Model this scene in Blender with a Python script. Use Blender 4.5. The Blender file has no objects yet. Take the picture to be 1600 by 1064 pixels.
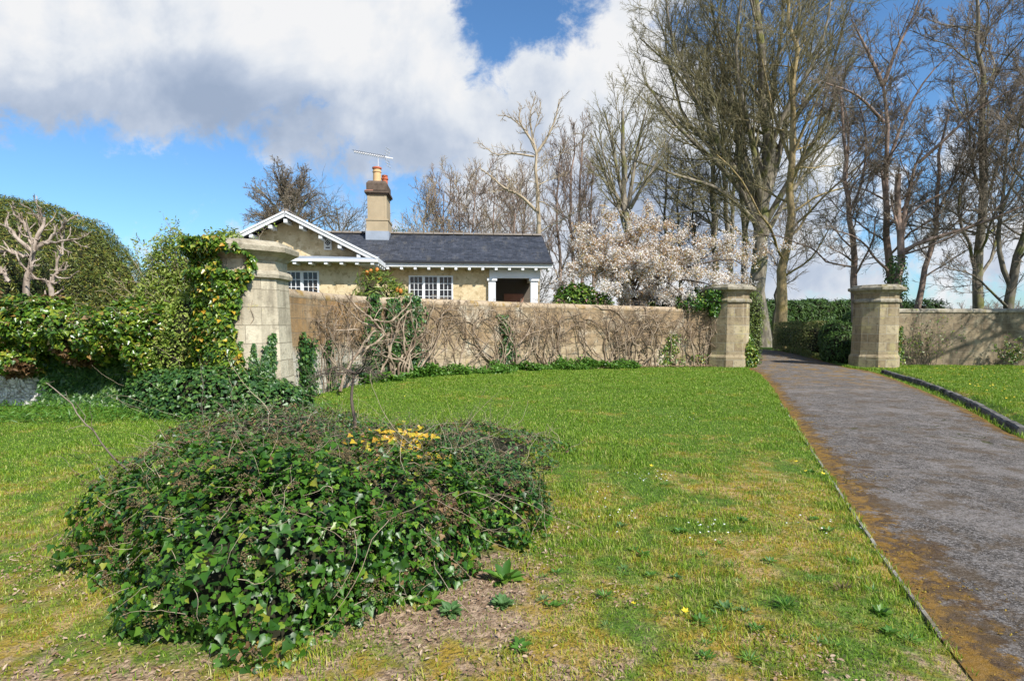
import bpy, math
import numpy as np
from mathutils import Vector
RS = np.random.RandomState
PI = math.pi
scene = bpy.context.scene
COL = scene.collection
# ------------------------------------------------------------------ camera model used to read positions
EYE = 1.65; FPX = 889.0; V0 = 570.0; PITCH = math.radians(4.0)
SP, CP = math.sin(PITCH), math.cos(PITCH)
def at(u, v, Y):
    a = (u-800)/FPX; b = (V0-v)/FPX
    y = CP + b*SP; z = -SP + b*CP; t = Y/y
    return np.array([a*t, Y, EYE+z*t])
def gr(u, v, z=0.0):
    a = (u-800)/FPX; b = (V0-v)/FPX
    y = CP + b*SP; dz = -SP + b*CP; t = (z-EYE)/dz
    return np.array([a*t, y*t, z])
cam = bpy.data.cameras.new('camera'); co = bpy.data.objects.new('camera', cam); COL.objects.link(co)
co.location = (0, 0, EYE); co.rotation_euler = (math.radians(90)-PITCH, 0, 0)
cam.sensor_width = 36; cam.lens = 36*FPX/1600; cam.shift_y = (V0-532)/1600
cam.clip_start = 0.05; cam.clip_end = 5000
scene.camera = co
# ------------------------------------------------------------------ numpy helpers
def nrm(a):
    return a/np.maximum(np.linalg.norm(a, axis=-1, keepdims=True), 1e-9)
def _h(i, j, k, s):
    n = (i*374761393 + j*668265263 + k*2147483647 + s*1274126177) & 0xffffffff
    n = ((n ^ (n >> 13))*1274126177) & 0xffffffff
    return ((n ^ (n >> 16)) & 0xffff)/65535.0
def vn(p, s=0):
    p = np.asarray(p, float); f = np.floor(p).astype(np.int64); t = p-f; t = t*t*(3-2*t)
    r = 0
    for a in (0, 1):
        for b in (0, 1):
            for c in (0, 1):
                w = (t[..., 0] if a else 1-t[..., 0])*(t[..., 1] if b else 1-t[..., 1])*(t[..., 2] if c else 1-t[..., 2])
                r = r + w*_h(f[..., 0]+a, f[..., 1]+b, f[..., 2]+c, s)
    return r*2-1
def fbm(p, s=0, o=3):
    p = np.asarray(p, float); r = 0; a = 1; t = 0
    for i in range(o):
        r = r+a*vn(p*(2**i), s+i*7); t += a; a *= .5
    return r/t
def v3(x, y, z=None):
    x = np.asarray(x, float); return np.stack([x, np.asarray(y, float), np.zeros_like(x) if z is None else np.asarray(z, float)], -1)
def sst(a, b, x):
    t = np.clip((x-a)/(b-a), 0, 1); return t*t*(3-2*t)
def catmull(P, K):
    P = np.asarray(P, float)
    if len(P) == 2: return P[0]+(P[1]-P[0])*np.linspace(0, 1, K)[:, None]
    Q = np.vstack([2*P[0]-P[1], P, 2*P[-1]-P[-2]]); out = []
    for i in range(1, len(Q)-2):
        t = np.linspace(0, 1, 12, endpoint=False)[:, None]
        a, b, c, d = Q[i-1], Q[i], Q[i+1], Q[i+2]
        out.append(.5*(2*b+(c-a)*t+(2*a-5*b+4*c-d)*t*t+(3*b-a-3*c+d)*t**3))
    out.append(P[-1:]); D = np.vstack(out)
    s = np.r_[0, np.cumsum(np.linalg.norm(np.diff(D, axis=0), axis=1))]
    q = np.linspace(0, s[-1], K)
    return np.stack([np.interp(q, s, D[:, k]) for k in range(D.shape[1])], 1)
# ------------------------------------------------------------------ objects
ORG = {}
def tag(o, label=None, cat=None, group=None, kind=None):
    if label: o['label'] = label
    if cat: o['category'] = cat
    if group: o['group'] = group
    if kind: o['kind'] = kind
    return o
def thing(name, loc, label, cat, group=None, rz=0):
    o = bpy.data.objects.new(name, None); COL.objects.link(o); o.empty_display_size = .2
    o.location = tuple(float(c) for c in loc); o.rotation_euler = (0, 0, rz)
    ORG[o.name] = np.array(loc, float)
    return tag(o, label, cat, group)
def mesh_obj(name, V, faces, mat, parent=None, uv=None, smooth=False, mi=None, org=None):
    """faces: list of arrays (n,k) with constant k each, or a list of tuples"""
    V = np.asarray(V, float)
    o = None
    if parent is not None: V = V-ORG[parent.name]
    elif org is not None: V = V-np.asarray(org, float)
    me = bpy.data.meshes.new(name)
    if isinstance(faces, np.ndarray): faces = [faces]
    if len(faces) and not isinstance(faces[0], np.ndarray):
        lt = np.array([len(f) for f in faces]); li = np.concatenate([np.array(f) for f in faces])
    else:
        lt = np.concatenate([np.full(len(f), f.shape[1]) for f in faces]); li = np.concatenate([f.ravel() for f in faces])
    me.vertices.add(len(V)); me.vertices.foreach_set('co', V.astype(np.float32).ravel())
    me.loops.add(len(li)); me.loops.foreach_set('vertex_index', li.astype(np.int32))
    me.polygons.add(len(lt)); me.polygons.foreach_set('loop_start', np.r_[0, np.cumsum(lt)[:-1]].astype(np.int32))
    try: me.polygons.foreach_set('loop_total', lt.astype(np.int32))
    except Exception: pass
    me.polygons.foreach_set('use_smooth', np.full(len(lt), smooth))
    if uv is not None:
        l = me.uv_layers.new(name='UVMap'); uv = np.asarray(uv, float)
        if len(uv) == len(V): uv = uv[li]
        l.data.foreach_set('uv', uv.astype(np.float32).ravel())
    for m in (mat if isinstance(mat, (list, tuple)) else [mat]): me.materials.append(m)
    if mi is not None: me.polygons.foreach_set('material_index', np.asarray(mi, np.int32))
    me.update(calc_edges=True); me.validate()
    o = bpy.data.objects.new(name, me); COL.objects.link(o)
    if parent is not None:
        o.parent = parent; ORG[o.name] = ORG[parent.name]
    else:
        ORG[o.name] = np.zeros(3)
        if org is not None: o.location = tuple(float(c) for c in org); ORG[o.name] = np.array(org, float)
    return o
def sub(parent_part, name, V, F, mat, **k):
    return mesh_obj(name, V, F, mat, parent_part, **k)
class MB:
    def __init__(s): s.V = []; s.F = []; s.U = []; s.n = 0
    def add(s, V, F, U=None):
        V = np.asarray(V, float)
        for f in F:
            s.F.append(tuple(int(i)+s.n for i in f))
            if U is None:
                p = V[list(f)]; n = np.cross(p[1]-p[0], p[2]-p[0]); k = int(np.argmax(np.abs(n)))
                a, b = [(1, 2), (0, 2), (0, 1)][k]
                s.U += [(q[a], q[b]) for q in p]
            else: s.U += [tuple(U[i]) for i in f]
        s.V.append(V); s.n += len(V)
    def box(s, x0, y0, z0, x1, y1, z1):
        V = [(x, y, z) for z in (z0, z1) for y in (y0, y1) for x in (x0, x1)]
        s.add(V, [(0, 2, 3, 1), (4, 5, 7, 6), (0, 1, 5, 4), (2, 6, 7, 3), (0, 4, 6, 2), (1, 3, 7, 5)]); return s
    def prism(s, P, ax, a0, a1):
        """polygon P (2-D) extruded along axis ax between a0 and a1"""
        n = len(P); V = []
        for a in (a0, a1):
            for p in P:
                q = list(p); q.insert(ax, a); V.append(q)
        s.add(V, [tuple(range(n))[::-1], tuple(range(n, 2*n))]+[(i, (i+1) % n, n+(i+1) % n, n+i) for i in range(n)]); return s
    def beam(s, a, b, w, h):
        a = np.array(a, float); b = np.array(b, float); d = nrm(b-a); up = np.array([0, 0, 1.]) if abs(d[2]) < .95 else np.array([0, 1., 0])
        r = nrm(np.cross(d, up)); u = np.cross(r, d); V = []
        for p in (a, b):
            for i, j in ((-1, -1), (1, -1), (1, 1), (-1, 1)): V.append(p+r*i*w/2+u*j*h/2)
        s.add(V, [(3, 2, 1, 0), (4, 5, 6, 7)]+[(i, (i+1) % 4, 4+(i+1) % 4, 4+i) for i in range(4)]); return s
    def rings(s, rings, uvs=None, cap=True):
        n = len(rings[0]); V = np.vstack(rings); F = []
        for k in range(len(rings)-1):
            for i in range(n): F.append((k*n+i, k*n+(i+1) % n, (k+1)*n+(i+1) % n, (k+1)*n+i))
        s.add(V, F)
        if cap: s.add(rings[0], [tuple(range(n))[::-1]]); s.add(rings[-1], [tuple(range(n))])
        return s
    def lathe(s, c, prof, n=24, rot=0):
        a = np.arange(n)*2*PI/n+rot
        return s.rings([np.stack([c[0]+r*np.cos(a), c[1]+r*np.sin(a), np.full(n, c[2]+z)], 1) for r, z in prof])
    def build(s, name, mat, parent=None, smooth=False, org=None):
        return mesh_obj(name, np.vstack(s.V), s.F, mat, parent, uv=np.array(s.U), smooth=smooth, org=org)
# ------------------------------------------------------------------ tubes and trees
def tubes(sets):
    """sets: list of (pts (N,K,3), rad (N,K), sides) -> verts, quads"""
    VV = []; FF = []; n0 = 0
    for P, R, S in sets:
        N, K, _ = P.shape
        if N == 0: continue
        T = np.empty_like(P); T[:, 1:-1] = P[:, 2:]-P[:, :-2]; T[:, 0] = P[:, 1]-P[:, 0]; T[:, -1] = P[:, -1]-P[:, -2]
        T = nrm(T); m = nrm(P[:, -1]-P[:, 0]+1e-6)
        ref = np.where(np.abs(m[:, 2:3]) < .75, np.array([[0, 0, 1.]]), np.array([[1., 0.1, 0]]))[:, None, :]
        A = nrm(np.cross(T, np.broadcast_to(ref, T.shape))); B = np.cross(T, A)
        a = np.arange(S)*2*PI/S
        V = P[:, :, None, :]+R[:, :, None, None]*(A[:, :, None, :]*np.cos(a)[None, None, :, None]+B[:, :, None, :]*np.sin(a)[None, None, :, None])
        VV.append(V.reshape(-1, 3))
        idx = (np.arange(N*K*S).reshape(N, K, S))+n0
        a0 = idx[:, :-1, :]; a1 = np.roll(idx, -1, 2)[:, :-1, :]; b0 = idx[:, 1:, :]; b1 = np.roll(idx, -1, 2)[:, 1:, :]
        FF.append(np.stack([a0, a1, b1, b0], -1).reshape(-1, 4)); n0 += N*K*S
    return np.vstack(VV), np.vstack(FF)
def grow(rs, P0, D, L, R, K, wander, trop, taper=.25):
    N = len(P0); P = np.empty((N, K, 3)); P[:, 0] = P0; d = nrm(D); st = (L/(K-1))[:, None]
    for k in range(1, K):
        d = nrm(d+rs.normal(0, wander, (N, 3))+np.array([0, 0, trop])); P[:, k] = P[:, k-1]+d*st
    Rr = R[:, None]*(1-(1-taper)*np.linspace(0, 1, K)[None, :])
    return P, Rr
def spawn(rs, P, R, n, t0, t1, ang, asd, lr, rr, rmin, flat=0, tp=.5):
    N, K, _ = P.shape; i = np.repeat(np.arange(N), n); M = N*n
    t = t0+(t1-t0)*((np.tile(np.arange(n), N)+rs.rand(M))/n); t = np.minimum(t, .999)
    f = t*(K-1); k = f.astype(int); w = (f-k)[:, None]
    p = P[i, k]*(1-w)+P[i, k+1]*w; r = R[i, k]*(1-w[:, 0])+R[i, k+1]*w[:, 0]
    T = nrm(P[i, k+1]-P[i, k]); L = np.linalg.norm(np.diff(P, axis=1), axis=2).sum(1)[i]
    X = nrm(np.cross(T, rs.normal(0, 1, (M, 3)))); X[:, 2] *= (1-flat); X = nrm(X)
    a = np.radians(np.clip(rs.normal(ang, asd, M), 8, 110))[:, None]
    d = T*np.cos(a)+X*np.sin(a)
    l = L*lr*(1-tp*(t-t0)/(max(t1-t0, .01)))*rs.uniform(.55, 1.15, M)
    return p, d, l, np.maximum(r*rr*rs.uniform(.7, 1, M), rmin)
def tree_sets(seed, trunk, r0, levels, limbs=(), K0=14, taper=.25, flare=True, rtop=None):
    """levels: list of dict(n,t0,t1,ang,sd,lr,rr,K,w,trop,sides). Returns (thick sets, thin sets, last pts)"""
    rs = RS(seed); P = catmull(trunk, K0)[None]
    jit = rs.normal(0, r0*.25, P.shape); jit[:, :2] = 0; jit[:, :, 2] = 0; P = P+jit
    tt = np.linspace(0, 1, K0); R = (r0*(1-(1-taper)*tt))[None]
    if flare: R = R*(1+.45*np.exp(-tt*14))[None]
    sets = [(P, R, 10)]; cur = []
    man = [(catmull(l[0], 9)[None], (l[1]*(1-.75*np.linspace(0, 1, 9)))[None]) for l in limbs]
    out = [sets, []]; PR = [(P, R)]
    for li, lv in enumerate(levels):
        new = []
        for P, R in PR:
            a = spawn(rs, P, R, lv['n'], lv.get('t0', .15), lv.get('t1', 1), lv.get('ang', 42), lv.get('sd', 12), lv.get('lr', .5), lv.get('rr', .5), lv.get('rmin', .006), lv.get('flat', 0), lv.get('tp', .5))
            new.append(a)
        p, d, l, r = [np.concatenate([x[j] for x in new]) for j in range(4)]
        Q = grow(rs, p, d, l, r, lv.get('K', 5), lv.get('w', .14), lv.get('trop', .06), lv.get('taper', .35))
        PR = [Q]; st = [(Q[0], Q[1], lv.get('sides', 3))]
        if li == 0 and man:
            for m in man: PR.append(m); st.append((m[0], m[1], 8))
        (out[0] if li < 1 else out[1]).extend(st)
    return out[0], out[1], PR
def bare_tree(name, label, base, trunk, r0, levels, seed, mat, mat2, group=None, limbs=(), cat='tree', **k):
    th, tn, last = tree_sets(seed, trunk, r0, levels, limbs, **k)
    root = thing(name, (trunk[0][0], trunk[0][1], base), label, cat, group)
    V, F = tubes(th); mesh_obj('trunk', V, F, mat, root, smooth=True)
    if tn: V, F = tubes(tn); mesh_obj('crown', V, F, mat2, root, smooth=True)
    return root, last
# ------------------------------------------------------------------ leaves
def tri_fan(out, c):
    V = np.array([c]+list(out), float); n = len(out)
    F = np.array([(0, 1+i, 1+(i+1) % n) for i in range(n)]); return V, F
IVY = tri_fan([(0, 0, 0), (.3, -.08, .03), (.5, .22, .1), (.3, .42, .07), (0, 1, -.06), (-.3, .42, .07), (-.5, .22, .1), (-.3, -.08, .03)], (0, .3, -.04))
OVAL = tri_fan([(0, 0, 0), (.22, .3, .07), (.2, .68, .06), (0, 1, -.06), (-.2, .68, .06), (-.22, .3, .07)], (0, .45, -.02))
LANCE = tri_fan([(0, 0, 0), (.09, .35, .03), (0, 1, -.05), (-.09, .35, .03)], (0, .4, 0))
NEEDLE = (np.array([(-.1, 0, 0), (.1, 0, 0), (.06, .5, .05), (-.06, .5, .05), (0, 1, -.02)]), np.array([(0, 1, 2), (0, 2, 3), (3, 2, 4)]))
FLOWER = tri_fan([(math.cos(a)*r, math.sin(a)*r, .18 if r > .4 else .02) for a, r in [(i*2*PI/10, .5 if i % 2 == 0 else .3) for i in range(10)]], (0, 0, 0))
def place(tmpl, pos, nor, tip, size):
    """tmpl lies in xy, tip along +y, normal +z"""
    V, F = tmpl; n = nrm(nor); t = nrm(tip-n*(tip*n).sum(1, keepdims=True)); x = np.cross(t, n); size = np.broadcast_to(np.asarray(size, float), (len(pos),))
    W = pos[:, None, :]+size[:, None, None]*(V[None, :, 0:1]*x[:, None]+V[None, :, 1:2]*t[:, None]+V[None, :, 2:3]*n[:, None])
    Fo = (F[None]+(np.arange(len(pos))*len(V))[:, None, None]).reshape(-1, F.shape[1])
    return W.reshape(-1, 3), Fo
def join(parts):
    V = []; F = []; n = 0
    for v, f in parts: V.append(v); F.append(f+n); n += len(v)
    return np.vstack(V), np.vstack(F)
def se_s(d, r, p):
    return (np.abs(d/r)**p).sum(-1)**(-1.0/p)
def blob_pts(rs, blobs, n, p=2.3, amp=.12, sc=1.6, seed=1, shell=0.0, zmin=0.0):
    """points on the union of superellipsoids (c, r); returns pos, normal"""
    ar = np.array([b[1][0]*b[1][1]+b[1][0]*b[1][2]+b[1][1]*b[1][2] for b in blobs]); ar = ar/ar.sum(); P = []; Nn = []
    for (c, r), a in zip(blobs, ar):
        c = np.array(c, float); r = np.array(r, float); m = int(n*a*1.5)
        d = nrm(rs.normal(0, 1, (m, 3))*r); s = se_s(d, r, p)
        q = d*s[:, None]; s2 = 1+amp*fbm((c+q)*sc, seed)+amp*.5*fbm((c+q)*sc*3.1, seed+5)
        pos = c+q*s2[:, None]*(1-shell*rs.rand(m)**2)[:, None]
        nn = nrm(np.sign(q)*np.abs(q/r)**(p-1)/r); ok = pos[:, 2] > zmin
        for (c2, r2) in blobs:
            if c2 is not None and not np.allclose(c2, c): ok &= ((np.abs((pos-np.array(c2))/np.array(r2))**p).sum(1) > .72)
        P.append(pos[ok]); Nn.append(nn[ok])
    P = np.vstack(P); Nn = np.vstack(Nn); k = rs.permutation(len(P))[:n]
    return P[k], Nn[k]
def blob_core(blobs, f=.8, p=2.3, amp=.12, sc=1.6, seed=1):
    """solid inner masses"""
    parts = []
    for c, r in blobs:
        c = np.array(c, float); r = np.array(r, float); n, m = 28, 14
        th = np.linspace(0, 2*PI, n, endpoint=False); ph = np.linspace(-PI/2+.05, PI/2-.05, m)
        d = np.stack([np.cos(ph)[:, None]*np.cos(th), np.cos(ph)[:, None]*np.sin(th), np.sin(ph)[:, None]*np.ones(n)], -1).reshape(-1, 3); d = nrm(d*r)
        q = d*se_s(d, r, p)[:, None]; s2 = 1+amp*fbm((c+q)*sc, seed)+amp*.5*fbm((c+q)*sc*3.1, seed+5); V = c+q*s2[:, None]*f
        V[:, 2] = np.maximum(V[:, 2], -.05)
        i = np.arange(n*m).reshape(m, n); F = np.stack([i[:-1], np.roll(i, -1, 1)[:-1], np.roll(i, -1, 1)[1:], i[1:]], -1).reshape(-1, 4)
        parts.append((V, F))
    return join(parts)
def leaves(rs, pos, nor, tmpl, s0, s1, jit=.5, up=.3, down=.6):
    n = len(pos); N = nrm(nor+np.array([0, 0, up])+rs.normal(0, jit, (n, 3))); T = rs.normal(0, .5, (n, 3))+np.array([0, 0, -down])
    return place(tmpl, pos, N, T, rs.uniform(s0, s1, n))
# ------------------------------------------------------------------ materials
class G:
    def __init__(s, name):
        s.m = bpy.data.materials.new(name); s.m.use_nodes = True; s.t = s.m.node_tree; s.t.nodes.clear()
        s.out = s.t.nodes.new('ShaderNodeOutputMaterial')
    def nd(s, ty, **k):
        n = s.t.nodes.new(ty)
        for a, b in k.items(): setattr(n, a, b)
        return n
    def put(s, sock, v):
        if hasattr(v, 'node'): s.t.links.new(v, sock)
        elif isinstance(v, tuple) and len(v) == 3 and sock.type == 'RGBA': sock.default_value = (*v, 1)
        else: sock.default_value = v
    def math(s, op, a, b=0.0, c=0.0, clamp=False):
        n = s.nd('ShaderNodeMath', operation=op, use_clamp=clamp); s.put(n.inputs[0], a); s.put(n.inputs[1], b); s.put(n.inputs[2], c); return n.outputs[0]
    def pos(s): return s.nd('ShaderNodeNewGeometry').outputs['Position']
    def uv(s): return s.nd('ShaderNodeTexCoord').outputs['UV']
    def isl(s): return s.nd('ShaderNodeNewGeometry').outputs['Random Per Island']
    def noise(s, vec, sc, det=4, ro=.55, dist=0, sx=None):
        if sx is not None:
            mp = s.nd('ShaderNodeMapping'); s.put(mp.inputs[0], vec); mp.inputs['Scale'].default_value = sx; vec = mp.outputs[0]
        n = s.nd('ShaderNodeTexNoise'); s.put(n.inputs['Vector'], vec); n.inputs['Scale'].default_value = sc; n.inputs['Detail'].default_value = det
        n.inputs['Roughness'].default_value = ro; n.inputs['Distortion'].default_value = dist; return n.outputs[0]
    def ramp(s, f, st, interp='LINEAR'):
        n = s.nd('ShaderNodeValToRGB'); s.put(n.inputs[0], f); e = n.color_ramp.elements; n.color_ramp.interpolation = interp
        while len(e) < len(st): e.new(.5)
        for i, (p, c) in enumerate(st):
            e[i].position = p; e[i].color = (*c, 1) if isinstance(c, tuple) else (c, c, c, 1)
        return n.outputs[0]
    def mix(s, f, a, b, mode='MIX'):
        n = s.nd('ShaderNodeMix', data_type='RGBA', blend_type=mode); s.put(n.inputs[0], f); s.put(n.inputs[6], a); s.put(n.inputs[7], b); return n.outputs[2]
    def step(s, x, a, b):
        n = s.nd('ShaderNodeMapRange', interpolation_type='SMOOTHSTEP'); s.put(n.inputs[0], x); n.inputs[1].default_value = a; n.inputs[2].default_value = b; return n.outputs[0]
    def sep(s, v):
        n = s.nd('ShaderNodeSeparateXYZ'); s.put(n.inputs[0], v); return n.outputs
    def bump(s, h, st=.5, d=.02, nrm_=None):
        n = s.nd('ShaderNodeBump'); s.put(n.inputs['Height'], h); n.inputs['Strength'].default_value = st; n.inputs['Distance'].default_value = d
        if nrm_ is not None: s.put(n.inputs['Normal'], nrm_)
        return n.outputs[0]
    def end(s, col, rough=.8, normal=None, spec=.5, trans=0, tcol=None, metal=0):
        b = s.nd('ShaderNodeBsdfPrincipled'); s.put(b.inputs['Base Color'], col); s.put(b.inputs['Roughness'], rough); b.inputs['Specular IOR Level'].default_value = spec
        b.inputs['Metallic'].default_value = metal
        if normal is not None: s.put(b.inputs['Normal'], normal)
        o = b.outputs[0]
        if trans:
            t = s.nd('ShaderNodeBsdfTranslucent'); s.put(t.inputs[0], tcol if tcol is not None else col); m = s.nd('ShaderNodeMixShader'); m.inputs[0].default_value = trans
            s.put(m.inputs[1], o); s.put(m.inputs[2], t.outputs[0]); o = m.outputs[0]
        s.put(s.out.inputs[0], o); return s.m
def leafmat(name, st, rough=.4, trans=.25, spec=.5, patch=None, psc=.8):
    g = G(name); c = g.ramp(g.isl(), st)
    if patch: c = g.mix(g.step(g.noise(g.pos(), psc, 3), .5, .68), c, patch)
    return g.end(c, rough, spec=spec, trans=trans)
def bark(name, a, b, sc=6, green=None, gz=(.5, .65)):
    g = G(name); p = g.pos(); n = g.noise(p, sc, 5, .6, sx=(1, 1, .35)); c = g.mix(g.step(n, .35, .65), a, b)
    if green: c = g.mix(g.step(g.noise(p, 1.3, 4), *gz), c, green)
    return g.end(c, .9, g.bump(g.noise(p, sc*3, 4, sx=(1, 1, .3)), .6, .02), spec=.2)
def plain(name, col, rough=.6, var=.12, sc=5, spec=.4, metal=0, bs=.15):
    g = G(name); p = g.pos(); n = g.noise(p, sc, 5); lo = tuple(c*(1-var) for c in col); hi = tuple(min(1, c*(1+var)) for c in col)
    return g.end(g.mix(n, lo, hi), rough, g.bump(g.noise(p, sc*8, 4), bs, .01), spec=spec, metal=metal)
M = {}
# ashlar stone; UV in metres
def ashlar(name, c1, c2, mort, bw=.62, bh=.3, pale=None, rust=None, top=None, dark=None):
    g = G(name); uv = g.uv(); p = g.pos()
    b = g.nd('ShaderNodeTexBrick'); wob = g.nd('ShaderNodeVectorMath', operation='MULTIPLY_ADD'); nz = g.nd('ShaderNodeTexNoise'); g.put(nz.inputs['Vector'], uv); nz.inputs['Scale'].default_value = 2.2
    g.put(wob.inputs[0], nz.outputs['Color']); wob.inputs[1].default_value = (.02, .02, 0); g.put(wob.inputs[2], uv)
    g.put(b.inputs['Vector'], wob.outputs[0]); b.inputs['Scale'].default_value = 1; b.inputs['Brick Width'].default_value = bw; b.inputs['Row Height'].default_value = bh
    b.inputs['Mortar Size'].default_value = .007; b.inputs['Mortar Smooth'].default_value = .4; b.offset = .5; b.inputs['Bias'].default_value = 0
    b.inputs['Color1'].default_value = (0, 0, 0, 1); b.inputs['Color2'].default_value = (1, 1, 1, 1); b.inputs['Mortar'].default_value = (.5, .5, .5, 1)
    val = g.sep(b.outputs['Color'])[0]
    c = g.mix(val, c1, c2); U = g.sep(uv)
    n1 = g.noise(p, 1.1, 5, .6); n2 = g.noise(p, 7, 6, .7); n3 = g.noise(p, 28, 4, .7)
    if rust:   # iron staining of the stone of the upper courses
        h = g.math('ADD', U[1], g.math('MULTIPLY', n1, .9)); f = g.math('MULTIPLY', g.step(h, 1.2, 1.75), g.math('MULTIPLY_ADD', val, .4, .5))
        c = g.mix(f, c, rust)
        f2 = g.math('MULTIPLY', g.step(g.noise(p, 1.7, 4, .6), .52, .66), .7); c = g.mix(f2, c, tuple(x*.62 for x in rust))
    if pale: c = g.mix(g.math('MULTIPLY', g.step(g.noise(p, 1.5, 5, .65), .5, .68), .8), c, pale)
    if rust:
        lw = g.math('MULTIPLY', g.step(g.math('ADD', U[1], g.math('MULTIPLY', n1, .5)), 1.45, 1.2), g.step(U[0], 7.5, 3.5)); c = g.mix(g.math('MULTIPLY', lw, .85), c, (.6, .56, .47)); up = g.math('MULTIPLY', g.math('MULTIPLY', g.step(U[1], 1.18, 1.25), g.step(U[0], 6.5, 3.5)), g.math('MULTIPLY_ADD', val, .5, .3)); c = g.mix(up, c, (.36, .2, .075))
    c = g.mix(g.math('MULTIPLY', g.step(n2, .48, .68), .65), c, tuple(x*.5 for x in c1)); c = g.mix(g.math('MULTIPLY', g.step(g.noise(p, 2.6, 6, .7, sx=(1, 1, .3)), .52, .66), .5), c, tuple(x*.55 for x in c1))
    c = g.mix(g.math('MULTIPLY', g.step(n3, .58, .7), .35), c, tuple(min(1, x*1.35) for x in c2))
    if dark: c = g.mix(g.math('MULTIPLY', g.step(g.noise(p, .8, 6, .7, sx=(1, 1, .4)), .48, .66), .75), c, dark)
    if top: c = g.mix(g.step(g.math('ADD', U[1], g.math('MULTIPLY', n2, .3)), 2.34, 2.5), c, top)
    c = g.mix(g.math('MULTIPLY', g.math('MULTIPLY', g.step(g.noise(p, 1.4, 5, .65, sx=(2.6, 2.6, .3)), .46, .62), g.step(g.math('ABSOLUTE', g.math('SUBTRACT', U[1], 2.35)), .9, .0)), .6), c, tuple(x*.38 for x in c1)); lich = g.step(g.noise(p, 3.3, 4, .6), .66, .7); c = g.mix(g.math('MULTIPLY', lich, .5), c, (.42, .36, .14))
    c = g.mix(b.outputs['Fac'], c, mort)
    h = g.math('SUBTRACT', g.math('MULTIPLY_ADD', n2, .6, g.math('MULTIPLY', n3, .25)), g.math('MULTIPLY', b.outputs['Fac'], .9))
    return g.end(c, .92, g.bump(h, .8, .03), spec=.2)
M['wall'] = ashlar('wall_stone', (.34, .26, .165), (.49, .385, .245), (.27, .215, .15), rust=(.33, .225, .125), pale=(.58, .52, .41))
M['pier'] = ashlar('pier_stone', (.42, .36, .26), (.59, .52, .385), (.33, .28, .2), bw=.66, bh=.33, pale=(.55, .49, .36))
M['pier2'] = ashlar('gate_pier_stone', (.25, .19, .115), (.46, .385, .25), (.5, .46, .38), bw=.66, bh=.33, pale=(.42, .36, .18))
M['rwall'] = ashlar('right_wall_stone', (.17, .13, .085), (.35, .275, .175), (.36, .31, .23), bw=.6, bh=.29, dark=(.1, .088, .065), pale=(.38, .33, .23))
def cope(name, a, b, moss=None):
    g = G(name); p = g.pos(); n = g.noise(p, 6, 6, .7); c = g.mix(g.step(n, .35, .65), a, b)
    c = g.mix(g.step(g.noise(p, 2, 5, .7), .55, .65), c, tuple(x*.5 for x in a))
    if moss: c = g.mix(g.math('MULTIPLY', g.step(g.noise(p, 1.6, 6, .72), .5, .62), .85), c, moss)
    return g.end(c, .95, g.bump(g.noise(p, 20, 5, .7), .7, .03), spec=.15)
M['cap'] = cope('cap_stone', (.3, .26, .19), (.45, .4, .3)); M['coping'] = cope('coping_stone', (.36, .27, .18), (.46, .37, .26), (.3, .19, .05))
M['capg'] = cope('gate_cap_stone', (.24, .21, .16), (.4, .36, .28), (.2, .17, .08))
def rubble():
    g = G('whitewashed_rubble'); p = g.pos(); v = g.nd('ShaderNodeTexVoronoi', feature='DISTANCE_TO_EDGE'); wv = g.nd('ShaderNodeVectorMath', operation='ADD'); g.put(wv.inputs[0], p); nq = g.nd('ShaderNodeTexNoise'); nq.inputs['Scale'].default_value = 3; g.put(nq.inputs['Vector'], p); g.put(wv.inputs[1], nq.outputs['Color']); g.put(v.inputs['Vector'], wv.outputs[0]); v.inputs['Scale'].default_value = 5.5
    n = g.noise(p, 5, 6, .7); c = g.mix(g.step(n, .4, .6), (.8, .79, .76), (.55, .54, .5)); c = g.mix(g.step(g.noise(p, 3, 5, .8), .6, .66), c, (.2, .19, .15))
    c = g.mix(g.math('MULTIPLY', g.step(v.outputs[0], .03, .0), .6), c, (.35, .33, .3)); c = g.mix(g.step(g.noise(p, 9, 6, .8), .53, .6), c, (.3, .28, .24))
    return g.end(c, .9, g.bump(g.math('MULTIPLY_ADD', g.step(v.outputs[0], 0, .12), .8, n), .9, .05))
M['rubble'] = rubble()
def render_wall():
    g = G('tan_render'); p = g.pos(); n = g.noise(p, 3, 6, .7); c = g.mix(g.step(n, .35, .65), (.55, .43, .25), (.7, .57, .36))
    c = g.mix(g.math('MULTIPLY', g.step(g.noise(p, 5, 4, .6), .55, .62), .6), c, (.36, .26, .13)); c = g.mix(g.math('MULTIPLY', g.step(g.noise(p, 14, 4), .6, .66), .5), c, (.72, .63, .42))
    return g.end(c, .95, g.bump(g.noise(p, 22, 5, .7), .6, .02), spec=.15)
M['render'] = render_wall()
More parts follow.
